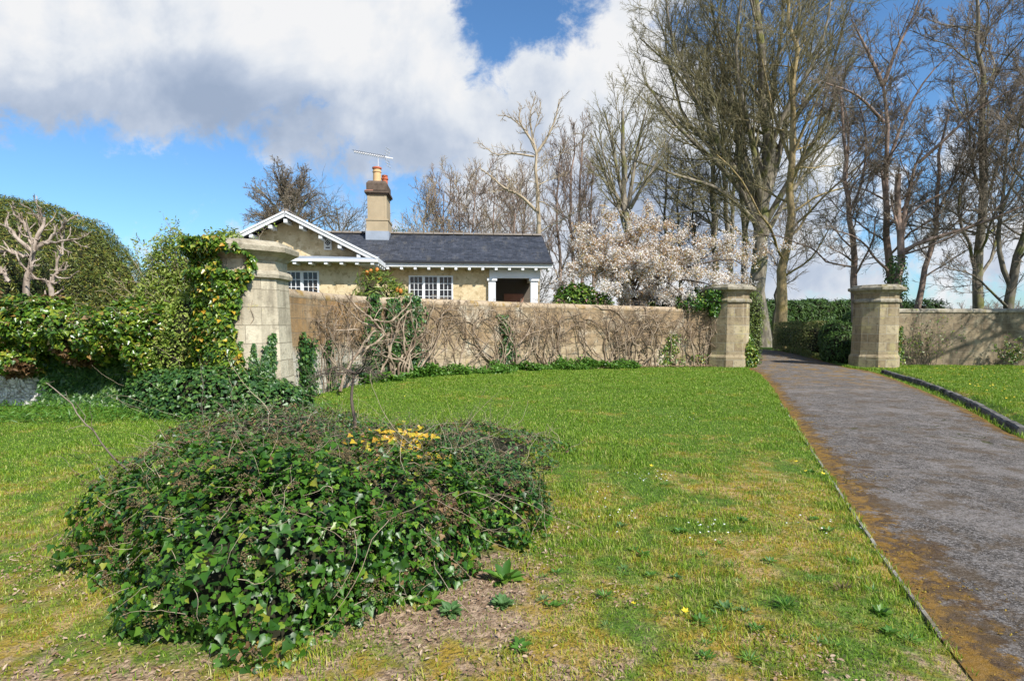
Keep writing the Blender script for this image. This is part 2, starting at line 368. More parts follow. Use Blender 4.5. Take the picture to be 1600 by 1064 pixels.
def slate():
    g = G('slate'); uv = g.uv(); b = g.nd('ShaderNodeTexBrick'); g.put(b.inputs['Vector'], uv); b.inputs['Scale'].default_value = 1; b.inputs['Brick Width'].default_value = .32; b.inputs['Row Height'].default_value = .19
    b.inputs['Mortar Size'].default_value = .006; b.inputs['Color1'].default_value = (0, 0, 0, 1); b.inputs['Color2'].default_value = (1, 1, 1, 1); b.inputs['Mortar'].default_value = (0, 0, 0, 1)
    c = g.mix(g.sep(b.outputs[0])[0], (.02, .023, .03), (.047, .052, .066)); p = g.pos(); n = g.noise(p, 4, 5, .7)
    c = g.mix(g.math('MULTIPLY', g.step(n, .5, .66), .5), c, (.1, .105, .125)); c = g.mix(g.math('MULTIPLY', g.step(g.noise(p, 20, 4, .7), .58, .68), .35), c, (.17, .17, .16)); c = g.mix(g.math('MULTIPLY', g.step(g.noise(p, 2.2, 6, .75, sx=(1.5, .4, .4)), .54, .64), .4), c, (.13, .12, .1)); c = g.mix(g.math('MULTIPLY', g.step(g.noise(p, 9, 5), .62, .7), .5), c, (.075, .055, .04)); c = g.mix(b.outputs['Fac'], c, (.008, .008, .01))
    fy = g.math('FRACT', g.math('DIVIDE', g.sep(uv)[1], .19))
    return g.end(c, .58, g.bump(g.math('ADD', g.math('MULTIPLY', fy, -.7), g.math('MULTIPLY', b.outputs['Fac'], -.5)), .6, .012), spec=.45)
M['slate'] = slate()
M['white'] = plain('white_paint', (.72, .73, .74), .55, .22, 2.2); M['lead'] = plain('lead', (.3, .34, .4), .5, .25, 4)
M['chim'] = plain('chimney_render', (.4, .32, .21), .9, .35, 1.6, .2, bs=.4); M['chimtop'] = plain('chimney_brick', (.12, .09, .07), .95, .6, 7, .1, bs=.6)
M['pot'] = plain('buff_clay', (.62, .4, .2), .7, .15); M['potr'] = plain('terracotta', (.5, .13, .06), .7, .15); M['redb'] = plain('brick_red', (.42, .19, .13), .9, .3)
M['alu'] = plain('aluminium', (.7, .7, .72), .35, .1, metal=.5); M['wire'] = plain('dark_wire', (.06, .06, .06), .5)
M['glass'] = G('window_glass').end((.012, .014, .018), .04, spec=.5)
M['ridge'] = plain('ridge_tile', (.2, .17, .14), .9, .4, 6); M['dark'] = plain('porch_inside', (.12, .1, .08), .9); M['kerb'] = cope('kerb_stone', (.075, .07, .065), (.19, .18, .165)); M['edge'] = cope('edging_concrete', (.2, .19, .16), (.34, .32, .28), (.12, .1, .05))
M['plast'] = plain('alarm_plastic', (.75, .74, .7), .4, .05); M['black'] = plain('black_print', (.02, .02, .025), .5, .05)
# bark
M['bk_g'] = bark('bark_grey', (.13, .112, .085), (.31, .27, .21), 4, (.17, .17, .06)); M['bk_y'] = bark('bark_ochre', (.2, .155, .085), (.4, .3, .15), 4, (.3, .23, .09))
M['bk_r'] = bark('bark_red', (.16, .115, .09), (.36, .265, .215), 5); M['bk_d'] = bark('bark_dark', (.1, .085, .065), (.2, .175, .135), 5, (.12, .13, .05))
M['bk_p'] = bark('bark_pale', (.3, .24, .165), (.48, .4, .29), 5); M['tw_o'] = bark('twig_olive', (.13, .115, .062), (.25, .222, .12), 2); M['tw_b'] = bark('twig_brown', (.13, .105, .078), (.25, .205, .155), 2)
M['tw_r'] = bark('twig_reddish', (.16, .12, .095), (.28, .215, .175), 2); M['tw_p'] = bark('twig_pale', (.3, .23, .155), (.45, .37, .26), 3); M['vine'] = bark('vine_stem', (.17, .12, .08), (.42, .33, .24), 6); M['vine2'] = bark('vine_twig', (.15, .105, .07), (.3, .22, .15), 6)
M['tw_d'] = bark('twig_dark', (.06, .045, .035), (.13, .1, .08), 4); M['bk_peel'] = bark('bark_stripped', (.22, .17, .13), (.46, .38, .31), 7)
# leaves
DK = (.012, .022, .008)
M['ivy'] = leafmat('ivy_leaf', [(0, (.015, .052, .005)), (.45, (.036, .11, .009)), (.8, (.075, .18, .013)), (.95, (.14, .24, .02)), (1, (.25, .26, .03))], .39, .2, .45)
M['ivys'] = leafmat('small_ivy_leaf', [(0, (.022, .066, .016)), (.6, (.048, .125, .026)), (1, (.12, .21, .035))], .4, .15)
M['ivyh'] = leafmat('hedge_ivy_leaf', [(0, (.03, .08, .01)), (.35, (.07, .15, .016)), (.7, (.15, .25, .025)), (.9, (.28, .32, .03)), (1, (.3, .16, .05))], .3, .2)
M['ivyb'] = leafmat('brown_ivy_leaf', [(0, (.08, .04, .014)), (.5, (.17, .09, .035)), (1, (.25, .16, .07))], .6, .2)
M['yell'] = leafmat('yellow_leaf', [(0, (.5, .24, .02)), (.5, (.6, .42, .03)), (1, (.45, .42, .04))], .4, .3)
M['yew'] = leafmat('yew_leaf', [(0, (.045, .075, .01)), (.5, (.11, .15, .016)), (.85, (.22, .22, .03)), (1, (.3, .22, .05))], .5, .15)
M['shrub'] = leafmat('shrub_leaf', [(0, (.14, .23, .03)), (.6, (.27, .36, .05)), (1, (.4, .42, .12))], .5, .35)
M['cam'] = leafmat('camellia_leaf', [(0, (.03, .09, .012)), (.6, (.09, .17, .02)), (1, (.2, .27, .03))], .25, .15)
M['rho'] = leafmat('rhododendron_leaf', [(0, (.06, .12, .015)), (.6, (.16, .22, .03)), (1, (.28, .3, .05))], .35, .2)
M['conif'] = leafmat('conifer_leaf', [(0, (.022, .06, .01)), (.6, (.055, .12, .016)), (1, (.1, .18, .025))], .6, .15)
M['beech'] = leafmat('hedge_leaf', [(0, (.07, .1, .018)), (.5, (.14, .17, .035)), (1, (.24, .2, .08))], .6, .25)
M['clip'] = leafmat('clipped_leaf', [(0, (.05, .1, .012)), (.5, (.11, .17, .02)), (1, (.2, .25, .04))], .5, .25)
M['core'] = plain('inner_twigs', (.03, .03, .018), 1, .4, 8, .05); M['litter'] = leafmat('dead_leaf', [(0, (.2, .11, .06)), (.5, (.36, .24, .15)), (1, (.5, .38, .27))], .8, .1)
M['bloss'] = leafmat('blossom', [(0, (.75, .66, .58)), (.4, (.86, .82, .78)), (1, (.9, .88, .85))], .6, .35); M['bronze'] = leafmat('bronze_leaf', [(0, (.4, .22, .1)), (.5, (.55, .36, .18)), (1, (.5, .45, .2))], .5, .3)
M['pink'] = leafmat('pink_flower', [(0, (.65, .25, .28)), (1, (.8, .5, .5))], .5, .3); M['orange'] = leafmat('orange_bud', [(0, (.6, .16, .03)), (1, (.65, .3, .05))], .5, .3)
M['umbel'] = leafmat('seed_head', [(0, (.06, .045, .02)), (1, (.17, .125, .05))], .9, 0); M['weed'] = leafmat('weed_leaf', [(0, (.05, .14, .015)), (.6, (.1, .23, .025)), (1, (.17, .3, .04))], .45, .3)
M['weedb'] = leafmat('grey_weed_leaf', [(0, (.06, .15, .035)), (1, (.13, .23, .07))], .6, .25); M['yflow'] = leafmat('yellow_flower', [(0, (.75, .55, .02)), (1, (.85, .7, .05))], .6, .2); M['wflow'] = leafmat('white_flower', [(0, (.85, .85, .82)), (1, (.9, .9, .9))], .6, .2)
M['moss'] = leafmat('moss', [(0, (.13, .07, .012)), (.5, (.25, .15, .018)), (1, (.34, .25, .03))], .95, .1)
# lawn colour shared by soil sheet and blades
def dryness(g, p):
    s = g.sep(p); n = g.noise(p, .55, 4, .6); n2 = g.noise(p, 2.6, 4, .65)
    base = g.step(s[1], 10.5, 3.0)      # the front of the lawn is mossy and worn
    d = g.math('ADD', g.math('MULTIPLY', base, .38), g.math('MULTIPLY_ADD', n, 1.3, -.67)); d = g.math('ADD', d, g.math('MULTIPLY_ADD', n2, 1.6, -.8))
    return d
def lawn_blade():
    g = G('grass_blade'); p = g.pos(); d = dryness(g, p); r = g.isl()
    gr_ = g.ramp(r, [(0, (.1, .2, .012)), (.5, (.17, .3, .02)), (.85, (.27, .4, .04)), (1, (.5, .48, .17))])
    dr = g.ramp(r, [(0, (.14, .26, .018)), (.45, (.29, .36, .025)), (.78, (.5, .42, .04)), (1, (.6, .5, .24))])
    return g.end(g.mix(g.step(d, .02, .6), gr_, dr), .55, trans=.35, spec=.3)
M['blade'] = lawn_blade()
def ground():
    g = G('lawn_ground'); p = g.pos(); d = dryness(g, p); n = g.noise(p, 9, 6, .7); s = g.sep(p)
    a = g.mix(g.step(n, .4, .6), (.07, .13, .02), (.11, .19, .03)); b = g.mix(g.step(n, .42, .58), (.27, .19, .025), (.4, .28, .12)); b = g.mix(g.math('MULTIPLY', g.step(g.noise(p, 5, 5, .7), .5, .62), .8), b, (.3, .2, .03))
    c = g.mix(g.step(d, .05, .55), a, b); so = g.math('ADD', g.math('POWER', g.math('DIVIDE', g.math('ADD', s[0], .5), .85), 2.0), g.math('POWER', g.math('DIVIDE', g.math('SUBTRACT', s[1], 3.3), .75), 2.0))
    so2 = g.math('MINIMUM', so, g.math('ADD', g.math('MULTIPLY', s[1], 1.6), -3.35)); so2 = g.math('ADD', so2, g.math('MULTIPLY_ADD', g.noise(p, 5, 6, .75), 4.0, -2.0)); sm_ = g.step(so2, 1.0, .3)
    c = g.mix(sm_, c, g.mix(g.step(g.noise(p, 22, 5, .75), .4, .6), (.2, .13, .08), (.42, .3, .2)))
    c = g.mix(g.step(g.noise(p, 60, 3), .55, .68), c, (.1, .075, .05))
    return g.end(c, .95, g.bump(g.math('ADD', n, g.noise(p, 45, 4)), .8, .03), spec=.1)
M['ground'] = ground()
def tarmac():
    g = G('old_tarmac'); uv = g.uv(); p = g.pos(); s = g.sep(uv)   # uv.x metres from left edge, uv.y metres from the right edge
    n = g.noise(p, 3.0, 8, .78, .3); n2 = g.noise(p, 42, 5, .8); n3 = g.noise(p, 11, 8, .82, .2); sp = g.sep(p)
    c = g.mix(g.step(n, .36, .6), (.058, .05, .042), (.17, .148, .13)); c = g.mix(g.math('MULTIPLY', g.step(n3, .46, .53), .85), c, (.05, .043, .036)); c = g.mix(g.math('MULTIPLY', g.step(g.noise(p, .9, 6, .7, .3), .5, .6), .55), c, (.215, .19, .17)); c = g.mix(g.math('MULTIPLY', g.step(n2, .5, .58), .6), c, (.31, .285, .27)); c = g.mix(g.math('MULTIPLY', g.step(n2, .46, .38), .6), c, (.05, .045, .04)); c = g.mix(g.math('MULTIPLY', g.step(g.noise(p, 75, 3, .7), .56, .62), .6), c, (.4, .36, .32))
    e = g.math('MINIMUM', s[0], g.math('MULTIPLY', s[1], 1.3)); nn = g.noise(p, 2.4, 6, .7)
    nn = g.math('ADD', g.math('MULTIPLY', nn, .6), g.math('MULTIPLY', n3, .4)); f = g.math('SUBTRACT', g.math('MULTIPLY', nn, 6.5), g.math('ADD', g.math('MULTIPLY', e, 2.3), 2.25)); br = g.math('MULTIPLY', g.step(f, .0, .5), .85)
    mo = g.mix(g.step(g.noise(p, 6, 6, .75), .45, .58), (.07, .042, .022), (.15, .09, .03)); mo = g.mix(g.step(n2, .46, .56), mo, (.1, .062, .034)); mo = g.mix(g.math('MULTIPLY', g.step(g.math('ADD', g.math('MULTIPLY', e, .6), g.math('MULTIPLY', g.noise(p, 9, 7, .8), 1.6)), 1.0, .8), .85), mo, (.3, .16, .02)); c = g.mix(br, c, mo)
    c = g.mix(g.math('MULTIPLY', g.step(g.noise(p, 1.9, 8, .8, .2), .5, .6), .65), c, (.105, .072, .04)); far = g.math('MULTIPLY', g.step(sp[1], 12, 19), g.step(g.noise(p, 1.6, 6, .75), .5, .58)); c = g.mix(g.math('MULTIPLY', far, .75), c, (.26, .15, .035))
    cr = g.nd('ShaderNodeTexVoronoi', feature='DISTANCE_TO_EDGE'); g.put(cr.inputs['Vector'], g.nd('ShaderNodeVectorMath', operation='ADD').outputs[0]); va = cr.inputs['Vector'].links[0].from_node; g.put(va.inputs[0], p); nv = g.nd('ShaderNodeTexNoise'); nv.inputs['Scale'].default_value = 1.5; g.put(nv.inputs['Vector'], p); g.put(va.inputs[1], nv.outputs['Color']); cr.inputs['Scale'].default_value = .42
    ck = g.step(cr.outputs[0], .006, .002); ck = g.math('MULTIPLY', ck, g.step(g.noise(p, .5, 2), .52, .6)); c = g.mix(g.math('MULTIPLY', ck, .8), c, (.06, .06, .02))
    h = g.math('SUBTRACT', g.math('ADD', n2, g.math('MULTIPLY', n3, .8)), ck); return g.end(c, .95, g.bump(h, .9, .015), spec=.12)
M['tarmac'] = tarmac()
# ------------------------------------------------------------------ drive and ground
LE = np.array([(-2.6, -8), (-.2, -2.5), (1.35, .6), (1.85, 1.7), (2.149, 2.545), (2.25, 2.86), gr(1385, 880)[:2], gr(1318, 780)[:2], gr(1265, 700)[:2], gr(1222, 635)[:2], gr(1193, 592)[:2], (9.2, 22.5), (11.2, 28), (12.7, 33), (12.4, 39), (9.5, 46), (2, 56)])
RE = np.array([(1.6, -9), (4.2, -3), (5.2, .4), (5.6, 1.5), (6.05, 2.8), (6.35, 3.8), (6.75, 5.2), (7.1, 6.6), gr(1590, 682)[:2], gr(1490, 630)[:2], gr(1370, 583)[:2], (13.1, 22.3), (14.8, 27.5), (16.7, 33), (16.8, 40.5), (13.5, 49), (5, 60)])
NK = 130; LEd = catmull(LE, NK); REd = catmull(RE, NK)
CEN = (LEd+REd)/2; HW = np.linalg.norm(REd-LEd, axis=1)/2
def drive_dist(x, y):
    """signed distance outside the drive (negative inside) and the side (+1 right)"""
    x = np.asarray(x, float).ravel(); y = np.asarray(y, float).ravel(); out = np.full(len(x), 99.); side = np.ones(len(x))
    for c0 in range(0, len(x), 40000):
        q = np.stack([x[c0:c0+40000], y[c0:c0+40000]], 1)
        def dl(L):
            A = L[:-1]; B = L[1:]; d = B-A; w = q[:, None]-A[None]; t = np.clip((w*d).sum(2)/(d*d).sum(1), 0, 1)
            r = w-t[..., None]*d; dd = np.hypot(r[..., 0], r[..., 1]); k = dd.argmin(1); i = np.arange(len(q)); cr = d[k, 0]*w[i, k, 1]-d[k, 1]*w[i, k, 0]
            return dd[i, k], cr
        dL, cL = dl(LEd); dR, cR = dl(REd)
        inside = (cL < 0) & (cR > 0)
        o = np.where(inside, -np.minimum(dL, dR), np.where(cL >= 0, dL, dR)); out[c0:c0+40000] = o; side[c0:c0+40000] = np.where(inside, 0, np.where(cL >= 0, -1, 1))
    return out, side
def ground_h(x, y, dd=None):
    x = np.asarray(x, float); y = np.asarray(y, float); sh = x.shape
    d, s = drive_dist(x, y) if dd is None else dd
    d = d.reshape(sh); s = s.reshape(sh)
    base = .035*fbm(v3(x*.35, y*.35), 3, 2)+.012*fbm(v3(x*1.6, y*1.6), 5, 2)+.1*np.exp(-((x+1.5)**2/30+(y-17)**2/14))
    left = base+.03; right = base*.5+.12*sst(.2, .45, d)*sst(20.5, 18.5, y)+.01
    h = np.where(s > 0, right, left)
    return np.where(d < 0, -.006-.05*sst(0, -.25, d), h*sst(0, .3, d)-.006*(1-sst(0.0, .2, d)))
def axis(lo, hi, st, far):
    a = np.arange(lo, hi+st/2, st); g = []; x = st; p = 0
    while p < far: x *= 1.25; p += x; g.append(p)
    g = np.array(g); return np.r_[(lo-g)[::-1], a, hi+g]
gx = axis(-12, 16, .16, 1800); gy = axis(1.5, 24, .16, 1800)
X, Y = np.meshgrid(gx, gy); Z = ground_h(X, Y); n, m = Y.shape
i = np.arange(n*m).reshape(n, m); F = np.stack([i[:-1, :-1], i[:-1, 1:], i[1:, 1:], i[1:, :-1]], -1).reshape(-1, 4)
tag(mesh_obj('ground', np.stack([X, Y, Z], -1).reshape(-1, 3), F, M['ground'], smooth=True), kind='structure', label='grassy ground reaching to the horizon')
# drive sheet
m = 15; t = np.linspace(0, 1, m)[None, :, None]; P = LEd[:, None]*(1-t)+REd[:, None]*t
w = np.linalg.norm(REd-LEd, axis=1)[:, None]; tz = np.broadcast_to(t[..., 0], P.shape[:2])
z = .012+.03*(1-(2*tz-1)**2)+.006*fbm(v3(P[..., 0]*1.2, P[..., 1]*1.2), 8, 3)
V = np.dstack([P, z]); V[:, 0, 2] = .004; V[:, -1, 2] = .004; V[:, 0, :2] -= 0; uv = np.dstack([w*tz, w*(1-tz)])
i = np.arange(NK*m).reshape(NK, m); F = np.stack([i[:-1, :-1], i[:-1, 1:], i[1:, 1:], i[1:, :-1]], -1).reshape(-1, 4)
tag(mesh_obj('driveway', V.reshape(-1, 3), F, M['tarmac'], uv=uv.reshape(-1, 2), smooth=True), kind='structure', label='old cracked mossy tarmac driveway')
DRV = (P, z)
# right-hand kerb of separate stones
root = thing('kerb', (*gr(1480, 628)[:2], 0), 'row of dark worn kerb stones along the verge right of the drive', 'kerb')
L = catmull(np.array([gr(1376, 583)[:2], gr(1450, 607)[:2], gr(1520, 640)[:2], gr(1592, 682)[:2]]), 200); sL = np.r_[0, np.cumsum(np.linalg.norm(np.diff(L, axis=0), axis=1))]
rs = RS(4); s = 0
while s < sL[-1]-.5:
    l = rs.uniform(.8, .95); a = np.array([np.interp(s, sL, L[:, k]) for k in (0, 1)]); b = np.array([np.interp(min(s+l-.02, sL[-1]), sL, L[:, k]) for k in (0, 1)])
    d = nrm(b-a); nn = np.array([-d[1], d[0]])*-1
    if nn[0] < 0: nn = -nn
    z0 = .125+rs.uniform(-.012, .012); w = .14; rg = []
    for k in range(7):
        q = a+(b-a)*k/6+nn*rs.uniform(-.006, .006); e = .012 if k in (0, 6) else 0
        pr = [(-.0, -.1), (w, -.1), (w, z0-.02-e), (w-.025, z0-e), (.03, z0-e+rs.uniform(-.005, .005)), (0.004, z0-.03-e)]
        rg.append(np.array([[q[0]+nn[0]*o, q[1]+nn[1]*o, zz] for o, zz in pr]))
    MB().rings(rg).build('kerb_stone', M['kerb'], root); s += l
# thin concrete edging along the left of the drive
o = MB(); k0 = np.argmin(np.abs(LEd[:, 1]-2.9)); k1 = np.argmin(np.abs(LEd[:, 1]-12.5)); rg = []
Q = catmull(LEd[k0:k1], 70)
for k, q in enumerate(Q):
    d = nrm(Q[min(k+1, 69)]-Q[max(k-1, 0)]); nn = np.array([-d[1], d[0]]); zt = .010+.005*math.sin(k*.7)+rs.uniform(-.004, .004)-.012*(k % 9 == 0)
    rg.append(np.array([[*(q+nn*.01), -.06], [*(q-nn*.02), -.06], [*(q-nn*.018), zt], [*(q+nn*.006), zt+.004]]))
o.rings(rg).build('edging', M['edge'], smooth=False, org=(*Q[20], 0)); tag(bpy.data.objects['edging'], 'thin pale concrete edging strip between the lawn and the drive', 'edging')
# ------------------------------------------------------------------ boundary walls
def sweep(path, prof, uoff=0, closed=False):
    path = np.asarray(path, float); T = np.gradient(path[:, :2], axis=0); T = nrm(T); Nn = np.stack([T[:, 1], -T[:, 0]], 1)
    s = np.r_[0, np.cumsum(np.linalg.norm(np.diff(path[:, :2], axis=0), axis=1))]; prof = np.asarray(prof, float); m = len(prof)
    V = np.zeros((len(path), m, 3)); V[..., :2] = path[:, None, :2]+Nn[:, None]*prof[None, :, 0:1]; V[..., 2] = prof[None, :, 1]*(path[:, 2:3] if path.shape[1] > 2 else 1)
    pv = prof[:, 1]; uv = np.dstack([np.broadcast_to((s+uoff)[:, None], V.shape[:2]), np.broadcast_to(pv[None], V.shape[:2])])
    i = np.arange(len(path)*m).reshape(len(path), m); F = np.stack([i[:-1, :-1], i[1:, :-1], i[1:, 1:], i[:-1, 1:]], -1).reshape(-1, 4)
    caps = [i[0][::-1], i[-1]]
    return V.reshape(-1, 3), [tuple(f) for f in F]+[tuple(c) for c in caps], uv.reshape(-1, 2)
WP = catmull(np.array([(-4.55, 11.2), (-4.41, 13.06), (-4.05, 15.0), (-3.32, 16.5), (-1.03, 18.6), (1.59, 20.5), (4.9, 21.75), (8.2, 22.25)]), 120)
wz = np.interp(WP[:, 0], [-4.6, -4.4, -3.3, -1, 1.6, 5, 8], [2.4, 2.4, 2.44, 2.44, 2.42, 2.36, 2.3])
WT = nrm(np.gradient(WP, axis=0)); WN = np.stack([WT[:, 1], -WT[:, 0]], 1)   # toward the lawn
WS = np.r_[0, np.cumsum(np.linalg.norm(np.diff(WP, axis=0), axis=1))]
def onwall(s, z, o):
    f = np.interp(s, WS, np.arange(len(WS))); k = np.minimum(f.astype(int), len(WS)-2); w = (f-k)[:, None]
    p = WP[k]*(1-w)+WP[k+1]*w; n_ = nrm(WN[k]*(1-w)+WN[k+1]*w); q = p+n_*np.asarray(o)[:, None]; return v3(q[:, 0], q[:, 1], z), n_
def s_at(u):  # arc position on the wall seen at photo column u
    uu = 800+FPX*WP[:, 0]/WP[:, 1]; return float(np.interp(u, uu[3:], WS[3:]))
path = np.column_stack([WP, wz/2.4])
hs = [-.1]+[.3*k for k in range(1, 8)]; front = [(0.0+.0, h) for h in hs]
root = thing('stone_wall', (-1.03, 18.6, 0), 'curved sandstone garden wall left of the gate, in front of the house', 'wall')
V, F, UVs = sweep(path, [(0, -.1), (0, .6), (0, 1.2), (0, 1.8), (0, 2.22), (-.34, 2.22), (-.34, -.1)])
V = V+0; mesh_obj('wall_body', V, F, M['wall'], root, uv=UVs)
V, F, UVs = sweep(path, [(.0, 2.223), (.012, 2.26), (.0, 2.34), (-.06, 2.39), (-.17, 2.41), (-.28, 2.39), (-.345, 2.34), (-.345, 2.223)])
mesh_obj('coping', V, F, M['coping'], root, uv=UVs, smooth=True)
RP = catmull(np.array([(14.9, 22.9), (17, 23.1), (19.3, 23.1), (20.3, 22.8), (23.5, 21.2), (30, 16.5)]), 60); RPz = np.column_stack([RP, np.full(60, 1.0)])
root = thing('stone_wall', (19.3, 23.1, 0), 'weathered stone block wall running right from the right gate pier', 'wall')
V, F, UVs = sweep(RPz, [(0, -.1), (0, 1.2), (0, 2.14), (-.34, 2.14), (-.34, -.1)]); mesh_obj('wall_body', V, F, M['rwall'], root, uv=UVs)
V, F, UVs = sweep(RPz, [(.035, 2.143), (.045, 2.17), (.03, 2.25), (-.05, 2.31), (-.29, 2.31), (-.37, 2.25), (-.37, 2.143)]); mesh_obj('coping', V, F, M['capg'], root, uv=UVs)
LP = catmull(np.array([(-4.9, 11.0), (-7.5, 11.5), (-10.5, 11.3), (-16, 10.9)]), 50)[::-1]; LPz = np.column_stack([LP, np.full(50, 1.0)])
root = thing('rubble_wall', (-10.5, 11.3, 0), 'whitewashed rough stone wall under the ivy at the far left', 'wall')
V, F, UVs = sweep(LPz, [(0.05, -.1), (.03, .6), (.02, 1.2), (0, 1.7), (-.4, 1.7), (-.4, -.1)]); V[:, :2] += (.03*fbm(V*2.5, 9))[:, None]; mesh_obj('wall_body', V, F, M['rubble'], root, uv=UVs)
# ------------------------------------------------------------------ octagonal piers
def octo(cx, cy, prof, rot=PI/8):
    a = rot+np.arange(8)*PI/4; V = []; F = []; U = []
    for k in range(len(prof)-1):
        (r0, z0), (r1, z1) = prof[k], prof[k+1]
        for i in range(8):
            j = (i+1) % 8; b = len(V); q = [(r0, z0, i), (r0, z0, j), (r1, z1, j), (r1, z1, i)]
            V += [(cx+r*math.cos(a[t]), cy+r*math.sin(a[t]), z) for r, z, t in q]; F.append((b, b+1, b+2, b+3)); w = 2*r0*math.sin(PI/8)
            U += [(i*.6+.33*(i % 2), z0), (i*.6+.33*(i % 2)+w, z0), (i*.6+.33*(i % 2)+w, z1), (i*.6+.33*(i % 2), z1)]
    for (r, z), rev in ((prof[0], 1), (prof[-1], 0)):
        b = len(V); V += [(cx+r*math.cos(t), cy+r*math.sin(t), z) for t in a]; f = tuple(range(b, b+8)); F.append(f[::-1] if rev else f); U += [(r*math.cos(t), r*math.sin(t)) for t in (a[::-1] if rev else a)]
    return np.array(V), F, np.array(U)
def pier(cx, cy, label, mat, capm, H=3.19, plinth=True, seed=0):
    root = thing('gate_pier', (cx, cy, 0), label, 'pier'); k = H/3.19
    def part(nm, prof, m):
        V, F, U = octo(cx, cy, [(r, z*k) for r, z in prof]); V[:, :2] += (.012*fbm(V*3+seed, 4))[:, None]; mesh_obj(nm, V, F, m, root, uv=U)
    if plinth: part('plinth', [(.87, -.1), (.87, .42), (.79, .53)], mat)
    part('shaft', [(.8, .531) if plinth else (.86, -.1), (.775, 2.5)], mat)
    part('band', [(.8, 2.502), (.85, 2.52), (.86, 2.58), (.83, 2.63), (.78, 2.66)], capm)
    part('frieze', [(.76, 2.661), (.76, 2.84)], mat)
    part('cap', [(.78, 2.842), (.82, 2.9), (.93, 2.96), (.99, 2.985), (1.0, 3.07), (.97, 3.1), (.88, 3.11), (.86, 3.17), (.8, 3.19)], capm)
    return root
pier(8.45, 22.35, 'pale octagonal stone gate pier under the blossom, left of the drive', M['pier2'], M['capg'])
pier(14.3, 22.45, 'octagonal stone gate pier on the right side of the drive', M['pier2'], M['capg'], seed=3)
pier(-5.12, 11.0, 'big octagonal corner pier half wrapped in ivy, nearest the camera', M['pier'], M['cap'], plinth=False, seed=7)
# ------------------------------------------------------------------ the lodge
HO = np.array([-5.49, 21.9, 0]); HR = math.radians(5)
house = thing('lodge_house', HO, 'single storey tan lodge with slate roof and white eaves behind the wall', 'house', rz=HR)
gx0, gx1, gy, rz_ = -10.0, -5.49, 19.9, 5.5; ez = 4.03; sl = .507
apx = -7.75; zw = 5.36
b = MB(); b.prism([(gx0, 0), (gx1, 0), (gx1, 4.13), (apx, 5.27), (gx0, 4.13)], 1, gy, 22.2); b.build('wall', M['render'], house)
b = MB(); b.box(-5.488, 22.0, 0, -.84, 27, 3.98); b.build('wall', M['render'], house)
b = MB(); b.box(-.838, 24.6, 0, 1.2, 27, 3.98); b.build('wall', M['render'], house)
# roofs: main slab, wing slab
def slab(b, P, t=.07):
    P = np.array(P, float); n_ = np.cross(P[1]-P[0], P[2]-P[0]); n_ = n_/np.linalg.norm(n_); n_ = n_ if n_[2] > 0 else -n_
    ux = nrm(P[1]-P[0]); vy = np.cross(n_, ux); U = [(float((p-P[0])@ux), float((p-P[0])@vy)) for p in P]; n = len(P)
    b.add(np.vstack([P, P-n_*t]), [tuple(range(n))]+[tuple(range(2*n-1, n-1, -1))]+[(i, n+i, n+(i+1) % n, (i+1) % n) for i in range(n)], U=U+U)
e0, e1, yr = 21.5, 27.3, 24.4; zr = ez+(yr-e0)*sl
roof = MB(); slab(roof, [(apx, e0, ez), (1.55, e0, ez), (1.55, yr, zr), (apx, yr, zr)]); slab(roof, [(1.55, e1, ez), (apx, e1, ez), (apx, yr, zr), (1.55, yr, zr)])
RO = roof.build('roof', M['slate'], house)
w2 = 2.95; zz = 3.87; wy = 19.35; slw = (zw-zz)/w2
rw = MB(); slab(rw, [(apx+w2, wy, zz+.05), (apx+w2, e0+.3, zz+.05), (apx, yr, zw+.05), (apx, wy, zw+.05)]); slab(rw, [(apx-w2, e1, zz+.05), (apx-w2, wy, zz+.05), (apx, wy, zw+.05), (apx, e1, zw+.05)])
RW = rw.build('roof', M['slate'], house)
def ridge(a, b_, par):
    m_ = MB(); a = np.array(a); b_ = np.array(b_); n = int(np.linalg.norm(b_-a)/.42); d = (b_-a)/n
    for k in range(n):
        p = a+d*k; q = a+d*(k+.94); r = nrm(np.cross(d, [0, 0, 1.])); rg = []
        for c in (p, q): rg.append(np.array([c+r*.13*math.cos(t)+np.array([0, 0, 1.])*(.09*math.sin(t)-.01) for t in np.linspace(0, PI, 7)]))
        m_.rings(rg)
    sub(par, 'ridge_tiles', np.vstack(m_.V), m_.F, M['ridge'])
ridge((apx, yr, zr+.01), (1.55, yr, zr+.01), RO); ridge((apx, wy, zw+.06), (apx, yr-.2, zw+.06), RW)
# fascias, gutter, rafter ends
f = MB(); f.box(-4.79, e0-.05, ez-.19, 1.56, e0+.0, ez-.045); f.build('fascia', M['white'], house)
g_ = MB(); g_.box(-4.79, e0-.14, ez-.055, 1.57, e0-.052, ez+.02); g_.build('gutter', M['black'], house)
f = MB(); f.box(-4.6, e0+.003, ez-.2, 1.5, 22.0, ez-.17); f.build('soffit', M['white'], house)
for k in range(13):
    x = -4.75+k*.51; MB().box(x, e0-.03, ez-.29, x+.1, 22.0, ez-.202).build('rafter_end', M['white'], house)
for s_ in (1, -1):
    f = MB(); f.beam((apx, wy-.02, zw-.03), (apx+s_*(w2+.03), wy-.02, zz-.03), .05, .17); f.build('bargeboard', M['white'], house)
    f = MB(); f.beam((apx+s_*.02, wy-.05, zw+.02), (apx+s_*(w2+.05), wy-.05, zz+.02), .05, .06); f.build('bargeboard_trim', M['white'], house)
    for t in (.17, .38, .59, .8):
        x = apx+s_*w2*t; z_ = zw-w2*t*slw-.2; MB().box(x-.06, wy-.0, z_-.06, x+.06, gy, z_+.05).build('rafter_end', M['white'], house)
MB().box(apx-.06, wy, zw-.32, apx+.06, gy, zw-.2).build('rafter_end', M['white'], house)
